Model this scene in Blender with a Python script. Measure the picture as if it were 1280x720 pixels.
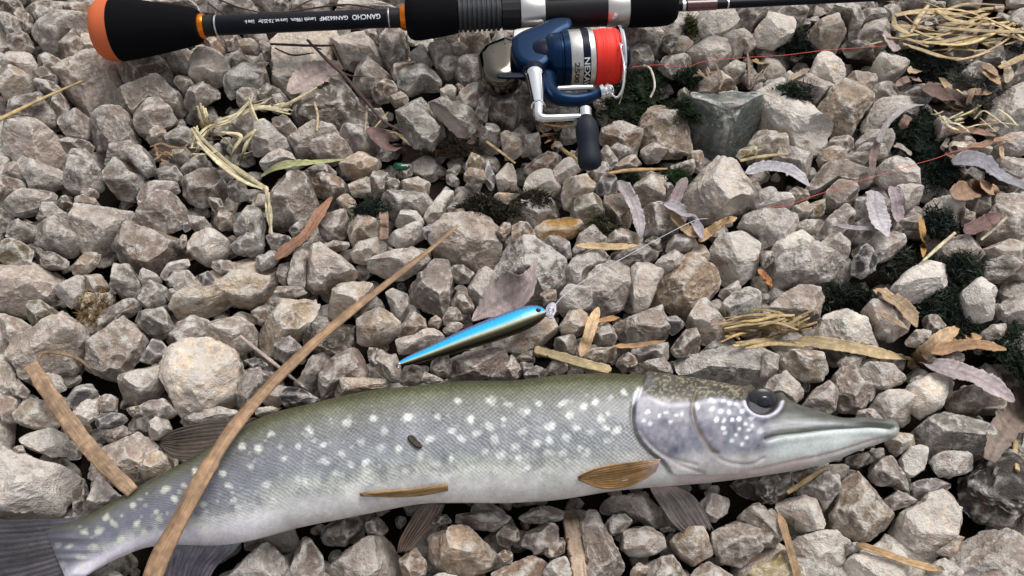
import bpy, bmesh, math, random
import numpy as np
from mathutils import Vector, noise as mnoise

# ------------------------------------------------------------------ clear
for o in list(bpy.data.objects):
    bpy.data.objects.remove(o, do_unlink=True)
SC = bpy.context.scene
COL = SC.collection
rad = math.radians

# ------------------------------------------------------------------ camera
F_PX = 1005.0                 # focal length in photo pixels (1280 wide)
PITCH = rad(60.0)             # downward tilt from the horizontal
CAM_H = 0.44
cam_d = bpy.data.cameras.new('camera')
cam_d.sensor_width = 36.0
cam_d.lens = F_PX / 1280.0 * 36.0
cam_d.clip_start = 0.01
cam_d.clip_end = 500.0
cam = bpy.data.objects.new('camera', cam_d)
COL.objects.link(cam)
cam.location = (0, 0, CAM_H)
cam.rotation_euler = (math.pi / 2 - PITCH, 0, 0)
SC.camera = cam

# ------------------------------------------------------------------ sky, sun, exposure
SUN_EL, SUN_AZ = rad(58), rad(34)      # azimuth measured from +Y (away from the camera) towards +X
world = bpy.data.worlds.new('World')
SC.world = world
world.use_nodes = True
wn = world.node_tree
wn.nodes.clear()
w_out = wn.nodes.new('ShaderNodeOutputWorld')
w_bg = wn.nodes.new('ShaderNodeBackground')
w_sky = wn.nodes.new('ShaderNodeTexSky')
w_sky.sky_type = 'NISHITA'
w_sky.sun_disc = False
w_sky.sun_elevation = SUN_EL
w_sky.sun_rotation = SUN_AZ
w_sky.dust_density = 4.0
w_sky.air_density = 1.4
w_hs = wn.nodes.new('ShaderNodeHueSaturation')   # thin overcast: the blue is mostly washed out
w_hs.inputs['Saturation'].default_value = 0.22
w_bg.inputs['Strength'].default_value = 0.095
wn.links.new(w_sky.outputs[0], w_hs.inputs['Color'])
wn.links.new(w_hs.outputs[0], w_bg.inputs['Color'])
wn.links.new(w_bg.outputs[0], w_out.inputs['Surface'])

sun_d = bpy.data.lights.new('sun', 'SUN')
sun_d.energy = 1.5
sun_d.angle = rad(34)
sun_d.color = (1.0, 0.97, 0.93)
sun = bpy.data.objects.new('sun', sun_d)
COL.objects.link(sun)
sd = Vector((math.sin(SUN_AZ) * math.cos(SUN_EL), math.cos(SUN_AZ) * math.cos(SUN_EL), math.sin(SUN_EL)))
sun.rotation_euler = sd.to_track_quat('Z', 'Y').to_euler()
sun.location = sd * 5

SC.view_settings.view_transform = 'Standard'
SC.view_settings.look = 'None'
SC.view_settings.gamma = 1.0
SC.view_settings.use_curve_mapping = False
SC.view_settings.exposure = 0.55
SC.render.engine = 'CYCLES'
SC.cycles.use_denoising = True
SC.cycles.max_bounces = 8

# ------------------------------------------------------------------ image <-> world
SINP, COSP = math.sin(PITCH), math.cos(PITCH)
V_FWD = np.array([0, COSP, -SINP])
V_UP = np.array([0, SINP, COSP])
V_RT = np.array([1.0, 0, 0])
CAM = np.array([0, 0, CAM_H])

def at(px, py, z=0.0):
    """Point of the horizontal plane at height z seen at photo pixel (px, py)."""
    d = V_FWD + (px - 640) / F_PX * V_RT + (360 - py) / F_PX * V_UP
    return CAM + d * ((z - CAM_H) / d[2])

def px_of(P):
    P = np.asarray(P, float) - CAM
    dz = P @ V_FWD
    return np.stack([640 + F_PX * (P @ V_RT) / dz, 360 - F_PX * (P @ V_UP) / dz], -1)

def scl(px, py, z=0.0):
    """photo pixels per metre at that point"""
    return F_PX / float((at(px, py, z) - CAM) @ V_FWD)

# ------------------------------------------------------------------ value noise (vectorised)
def _h(i, j, k, s):
    n = (i * 374761393 + j * 668265263 + k * 2147483647 + s * 974634777) & 0xffffffff
    n = ((n ^ (n >> 13)) * 1274126177) & 0xffffffff
    n = (n ^ (n >> 16)) & 0xffffffff
    return n / 4294967295.0 * 2 - 1

def vnoise(P, seed=0):
    P = np.asarray(P, float)
    i = np.floor(P).astype(np.int64)
    f = P - i
    f = f * f * f * (f * (f * 6 - 15) + 10)
    r = 0
    for a in (0, 1):
        wa = f[..., 0] if a else 1 - f[..., 0]
        for b in (0, 1):
            wb = f[..., 1] if b else 1 - f[..., 1]
            for c in (0, 1):
                wc = f[..., 2] if c else 1 - f[..., 2]
                r = r + wa * wb * wc * _h(i[..., 0] + a, i[..., 1] + b, i[..., 2] + c, seed)
    return r

def smooth01(x, a, b):
    t = np.clip((x - a) / (b - a), 0, 1)
    return t * t * (3 - 2 * t)

# ------------------------------------------------------------------ mesh helpers
def link(o, parent=None):
    COL.objects.link(o)
    if parent is not None:
        o.parent = parent
    return o

def tri_mesh(name, V, T, tint=None, sharp=None, smooth=True, uv=None):
    """mesh from arrays: V (n,3), T (m,3 or m,4)"""
    T = np.asarray(T)
    k = T.shape[1]
    me = bpy.data.meshes.new(name)
    me.vertices.add(len(V))
    me.vertices.foreach_set('co', np.asarray(V, np.float32).ravel())
    me.loops.add(T.size)
    me.loops.foreach_set('vertex_index', T.ravel().astype(np.int32))
    me.polygons.add(len(T))
    me.polygons.foreach_set('loop_start', np.arange(0, T.size, k, dtype=np.int32))
    me.polygons.foreach_set('loop_total', np.full(len(T), k, np.int32))
    me.polygons.foreach_set('use_smooth', np.full(len(T), smooth))
    me.update(calc_edges=True)
    if tint is not None:
        a = me.attributes.new('tint', 'FLOAT_COLOR', 'POINT')
        t = np.asarray(tint, np.float32)
        if t.ndim == 1:
            t = np.tile(t, (len(V), 1))
        if t.shape[1] == 3:
            t = np.concatenate([t, np.ones((len(t), 1), np.float32)], 1)
        a.data.foreach_set('color', t.ravel())
    if uv is not None:
        l = me.uv_layers.new(name='UVMap')
        l.data.foreach_set('uv', np.asarray(uv, np.float32)[T.ravel()].ravel())
    if sharp is not None:
        me.set_sharp_from_angle(angle=rad(sharp))
    return me

def obj(name, V, T, mat, parent=None, **kw):
    """ONE mesh object; vertices given in world space"""
    V = np.asarray(V, float)
    off = np.array(parent['_o']) if parent is not None and '_o' in parent else (np.zeros(3) if parent is not None else V.mean(0))
    me = tri_mesh(name, V - off, T, **kw)
    me.materials.append(mat)
    o = bpy.data.objects.new(name, me)
    link(o, parent)
    if parent is None:
        o.location = off
    o['_o'] = [float(x) for x in (off if parent is None else off)]
    return o

def thing(name, label, cat, loc, group=None):
    o = bpy.data.objects.new(name, None)
    o.empty_display_size = 0.01
    link(o)
    o.location = loc
    o['_o'] = [float(x) for x in loc]
    return tag(o, label, cat, group)

def tag(o, label, cat=None, group=None, kind=None):
    if label: o['label'] = label
    if cat: o['category'] = cat
    if group: o['group'] = group
    if kind: o['kind'] = kind
    return o

def grid_faces(nu, nv, wrap=False):
    u = np.arange(nu - 1)[:, None]
    m = nv if wrap else nv - 1
    v = np.arange(m)[None, :]
    a = u * nv + v
    b = u * nv + (v + 1) % nv
    return np.stack([a, b, b + nv, a + nv], -1).reshape(-1, 4)

def spline(pts, n):
    """Catmull-Rom through pts (k,d) resampled to n points, spaced by arc length"""
    P = np.asarray(pts, float)
    if len(P) == 2:
        t = np.linspace(0, 1, n)[:, None]
        return P[0] * (1 - t) + P[1] * t
    Q = np.vstack([2 * P[0] - P[1], P, 2 * P[-1] - P[-2]])
    out = []
    m = 24
    for i in range(1, len(Q) - 2):
        t = np.linspace(0, 1, m, endpoint=False)[:, None]
        a, b, c, d = Q[i - 1], Q[i], Q[i + 1], Q[i + 2]
        out.append(.5 * (2 * b + (c - a) * t + (2 * a - 5 * b + 4 * c - d) * t ** 2 + (3 * b - a - 3 * c + d) * t ** 3))
    out.append(P[-1:])
    C = np.vstack(out)
    k = min(3, C.shape[1])
    s = np.r_[0, np.cumsum(np.linalg.norm(np.diff(C[:, :2], axis=0), axis=1) + 1e-9)]
    x = np.linspace(0, s[-1], n)
    return np.stack([np.interp(x, s, C[:, j]) for j in range(C.shape[1])], 1)

def frames(C):
    T = np.gradient(C, axis=0)
    T /= np.linalg.norm(T, axis=1)[:, None] + 1e-12
    up = np.array([0, 0, 1.0])
    S = np.cross(T, up)
    bad = np.linalg.norm(S, axis=1) < 1e-3
    S[bad] = np.array([1.0, 0, 0])
    S /= np.linalg.norm(S, axis=1)[:, None]
    N = np.cross(S, T)
    return T, S, N

def tube(C, R, seg=8, flat=1.0):
    """tube round polyline C with radius R (scalar or list); flat < 1 squashes it vertically"""
    C = np.asarray(C, float)
    R = np.broadcast_to(np.asarray(R, float), (len(C),))
    T, S, N = frames(C)
    a = np.linspace(0, 2 * np.pi, seg, endpoint=False)
    V = (C[:, None] + S[:, None] * (np.cos(a)[None, :, None] * R[:, None, None])
         + N[:, None] * (np.sin(a)[None, :, None] * (R * flat)[:, None, None])).reshape(-1, 3)
    Q = grid_faces(len(C), seg, True)
    n = len(V)
    V = np.vstack([V, C[0], C[-1]])
    i = np.arange(seg)
    j = (i + 1) % seg
    c0 = np.stack([j, i, np.full(seg, n), np.full(seg, n)], 1)
    c1 = np.stack([i + n - seg, j + n - seg, np.full(seg, n + 1), np.full(seg, n + 1)], 1)
    # triangles for everything
    Tt = np.vstack([Q[:, [0, 1, 2]], Q[:, [0, 2, 3]], c0[:, :3], c1[:, :3]])
    return V, Tt

def lathe(P0, P1, prof, seg=48):
    """solid of revolution about P0->P1; prof = [(t along in 0..1, radius)]"""
    P0, P1 = np.asarray(P0, float), np.asarray(P1, float)
    ax = P1 - P0
    T = ax / np.linalg.norm(ax)
    S = np.cross(T, [0, 0, 1.0])
    if np.linalg.norm(S) < 1e-4: S = np.array([1.0, 0, 0])
    S /= np.linalg.norm(S)
    N = np.cross(S, T)
    a = np.linspace(0, 2 * np.pi, seg, endpoint=False)
    ring = np.cos(a)[:, None] * S + np.sin(a)[:, None] * N
    V = np.vstack([P0 + ax * t + ring * max(r, 1e-5) for t, r in prof])
    Q = grid_faces(len(prof), seg, True)
    n = len(V)
    V = np.vstack([V, P0 + ax * prof[0][0], P0 + ax * prof[-1][0]])
    i = np.arange(seg); j = (i + 1) % seg
    Tt = np.vstack([Q[:, [0, 2, 1]], Q[:, [0, 3, 2]], np.stack([i, j, np.full(seg, n)], 1),
                    np.stack([j + n - seg, i + n - seg, np.full(seg, n + 1)], 1)])
    return V, Tt[:, [0, 2, 1]]

def merge(*parts):
    Vs, Ts, n = [], [], 0
    for V, T in parts:
        T = np.asarray(T)
        if T.shape[1] == 4:
            T = np.vstack([T[:, [0, 1, 2]], T[:, [0, 2, 3]]])
        Vs.append(V); Ts.append(T + n); n += len(V)
    return np.vstack(Vs), np.vstack(Ts)

def sheet(G, th):
    """closed thin solid from a grid of points G (nu,nv,3) with thickness th"""
    nu, nv = G.shape[:2]
    du = np.gradient(G, axis=0); dv = np.gradient(G, axis=1)
    N = np.cross(du, dv)
    N /= np.linalg.norm(N, axis=2)[..., None] + 1e-12
    if N[..., 2].mean() < 0: N = -N
    A = (G + N * th / 2).reshape(-1, 3); B = (G - N * th / 2).reshape(-1, 3)
    Q = grid_faces(nu, nv)
    n = nu * nv
    idx = np.arange(n).reshape(nu, nv)
    rim = np.r_[idx[0, :], idx[1:, -1], idx[-1, -2::-1], idx[-2:0:-1, 0]]
    r2 = np.roll(rim, -1)
    Qs = np.stack([rim, r2, r2 + n, rim + n], 1)
    F = np.vstack([Q[:, ::-1], Q + n, Qs])
    return np.vstack([A, B]), F

# ------------------------------------------------------------------ materials
class NT:
    def __init__(s, name):
        s.m = bpy.data.materials.new(name)
        s.m.use_nodes = True
        s.t = s.m.node_tree
        s.t.nodes.clear()
        s.out = s.t.nodes.new('ShaderNodeOutputMaterial')
        s.b = s.t.nodes.new('ShaderNodeBsdfPrincipled')
        s.t.links.new(s.b.outputs[0], s.out.inputs['Surface'])
    def n(s, typ, **kw):
        nd = s.t.nodes.new('ShaderNode' + typ)
        for k, v in kw.items():
            if k.startswith('i_'):
                key = k[2:]
                key = int(key) if key.isdigit() else key.replace('_', ' ')
                nd.inputs[key].default_value = v
            else:
                setattr(nd, k, v)
        return nd
    def l(s, a, b):
        s.t.links.new(a, b)
    def math(s, op, a, b=None, c=None, clamp=False):
        nd = s.n('Math', operation=op, use_clamp=clamp)
        for i, x in enumerate((a, b, c)):
            if x is None: continue
            if isinstance(x, (int, float)): nd.inputs[i].default_value = x
            else: s.l(x, nd.inputs[i])
        return nd.outputs[0]
    def mix(s, f, a, b, mode='MIX'):
        nd = s.n('MixRGB', blend_type=mode)
        for i, x in zip(('Fac', 'Color1', 'Color2'), (f, a, b)):
            if isinstance(x, (int, float)): nd.inputs[i].default_value = x
            elif isinstance(x, tuple): nd.inputs[i].default_value = x if len(x) == 4 else (*x, 1)
            else: s.l(x, nd.inputs[i])
        return nd.outputs[0]
    def ramp(s, f, stops):
        nd = s.n('ValToRGB')
        el = nd.color_ramp.elements
        while len(el) < len(stops): el.new(0.5)
        for e, (p, c) in zip(el, stops):
            e.position = p
            e.color = (c, c, c, 1) if isinstance(c, (int, float)) else (*c, 1)
        s.l(f, nd.inputs[0])
        return nd.outputs[0]
    def noise(s, vec, scale, detail=4, rough=.55, dist=0.0):
        nd = s.n('TexNoise', i_Scale=scale, i_Detail=detail, i_Roughness=rough, i_Distortion=dist)
        s.l(vec, nd.inputs['Vector'])
        return nd.outputs['Fac']
    def bump(s, h, strength, dist, prev=None):
        nd = s.n('Bump', i_Strength=strength, i_Distance=dist)
        s.l(h, nd.inputs['Height'])
        if prev is not None: s.l(prev, nd.inputs['Normal'])
        return nd.outputs[0]

def flat_mat(name, col, rough=.5, metal=0.0, spec=.5, var=.12, nscale=400, bump=0.0, coat=0.0, trans=0.0):
    """plain material with slight wear-like variation of colour and gloss"""
    s = NT(name)
    pos = s.n('NewGeometry').outputs['Position']
    nz = s.noise(pos, nscale, 5)
    c = s.mix(nz, tuple(x * (1 - var) for x in col), tuple(min(1, x * (1 + var)) for x in col))
    s.l(c, s.b.inputs['Base Color'])
    r = s.math('MULTIPLY_ADD', nz, .2 * rough, rough * .9)
    s.l(r, s.b.inputs['Roughness'])
    s.b.inputs['Metallic'].default_value = metal
    s.b.inputs['Specular IOR Level'].default_value = spec
    s.b.inputs['Coat Weight'].default_value = coat
    s.b.inputs['Transmission Weight'].default_value = trans
    if bump:
        s.l(s.bump(s.noise(pos, nscale * 4, 3), .5, bump), s.b.inputs['Normal'])
    return s.m

def stone_mat():
    s = NT('limestone')
    geo = s.n('NewGeometry')
    pos = geo.outputs['Position']
    at_ = s.n('Attribute', attribute_name='tint')
    base = at_.outputs['Color']
    patch = at_.outputs['Alpha']
    big = s.noise(pos, 60, 3, .6)
    mid = s.noise(pos, 260, 5, .68, .3)
    fine = s.noise(pos, 1100, 2, .6)
    # overall mottling
    c = s.mix(1.0, base, s.ramp(big, [(.30, .62), (.52, 1.0), (.72, 1.30)]), 'MULTIPLY')
    c = s.mix(1.0, c, s.ramp(mid, [(.28, .58), (.5, 1.0), (.70, 1.34)]), 'MULTIPLY')
    c = s.mix(.6, c, s.ramp(fine, [(.3, .85), (.7, 1.14)]), 'MULTIPLY')
    # ochre / rusty staining
    st = s.noise(pos, 80, 3, .6, .4)
    stf = s.math('MULTIPLY', s.ramp(st, [(.54, 0), (.74, .32)]), s.math('SUBTRACT', 1.0, s.math('MULTIPLY', patch, .3)))
    c = s.mix(stf, c, (.24, .150, .090))
    # pale calcite crust in blotches
    cr = s.noise(pos, 150, 5, .72, .25)
    th = s.math('MULTIPLY_ADD', patch, .20, -.61)
    crf = s.math('MULTIPLY', s.math('ADD', cr, th), 11.0, clamp=True)
    crf = s.math('MULTIPLY', crf, s.ramp(fine, [(.3, .45), (.6, .85)]))
    c = s.mix(crf, c, (.62, .585, .54))
    # worn pale ridges
    pt = s.ramp(geo.outputs['Pointiness'], [(.505, 0), (.545, 1)])
    ptf = s.math('MULTIPLY', pt, s.ramp(mid, [(.36, .18), (.58, .80)]))
    c = s.mix(ptf, c, (.66, .62, .57))
    s.l(c, s.b.inputs['Base Color'])
    s.l(s.ramp(mid, [(.3, .55), (.7, .85)]), s.b.inputs['Roughness'])
    s.b.inputs['Specular IOR Level'].default_value = .35
    hh = s.math('ADD', s.math('MULTIPLY_ADD', fine, .34, mid), s.math('MULTIPLY', crf, .22))
    pit = s.n('TexVoronoi', i_Scale=420.0, feature='F1'); s.l(pos, pit.inputs['Vector'])
    hh = s.math('MULTIPLY_ADD', pit.outputs['Distance'], .22, hh)
    s.l(s.bump(hh, .75, .0026), s.b.inputs['Normal'])
    return s.m

def tinted_mat(name, rough=.6, spec=.4, nscale=500, var=.25, bump=.0004, streak=None, coat=0, trl=0.0, alpha=None, sk=(.84, 1.14)):
    """colour from the mesh's tint attribute with fine variation"""
    s = NT(name)
    pos = s.n('NewGeometry').outputs['Position']
    base = s.n('Attribute', attribute_name='tint').outputs['Color']
    nz = s.noise(pos, nscale, 5, .6)
    c = s.mix(1.0, base, s.ramp(nz, [(.28, 1 - var), (.72, 1 + var)]), 'MULTIPLY')
    h = nz
    if streak:
        uv = s.n('UVMap').outputs[0]
        mp = s.n('Mapping'); s.l(uv, mp.inputs['Vector'])
        mp.inputs['Scale'].default_value = (streak[0], streak[1], 1)
        sn = s.noise(mp.outputs[0], 1.0, 3, .6)
        c = s.mix(1.0, c, s.ramp(sn, [(.3, sk[0]), (.7, sk[1])]), 'MULTIPLY')
        h = sn
    s.l(c, s.b.inputs['Base Color'])
    s.b.inputs['Roughness'].default_value = rough
    s.b.inputs['Specular IOR Level'].default_value = spec
    s.b.inputs['Coat Weight'].default_value = coat
    s.b.inputs['Coat Roughness'].default_value = .2
    if alpha:
        s.l(s.ramp(h, [(.3, alpha[0]), (.7, alpha[1])]), s.b.inputs['Alpha'])
    if trl: 
        s.b.inputs['Subsurface Weight'].default_value = trl
        s.b.inputs['Subsurface Radius'].default_value = (.002, .0012, .0008)
    s.l(s.bump(h, .5, bump), s.b.inputs['Normal'])
    return s.m

M_STONE = stone_mat()
M_SOIL = flat_mat('shade_darkened_soil', (.018, .014, .011), .9, spec=.1, var=.5, nscale=120, bump=.004)  # soil colour darkened to deepen the shade between stones
M_LEAF = tinted_mat('dry_leaf', .55, .4, 260, .22, .0006, streak=(3, 30))
M_STRAW = tinted_mat('dry_straw', .55, .3, 220, .3, .0006, streak=(3, 22), sk=(.68, 1.24))
M_MOSS = tinted_mat('dark_moss', .8, .2, 150, .5, .0002)

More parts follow.
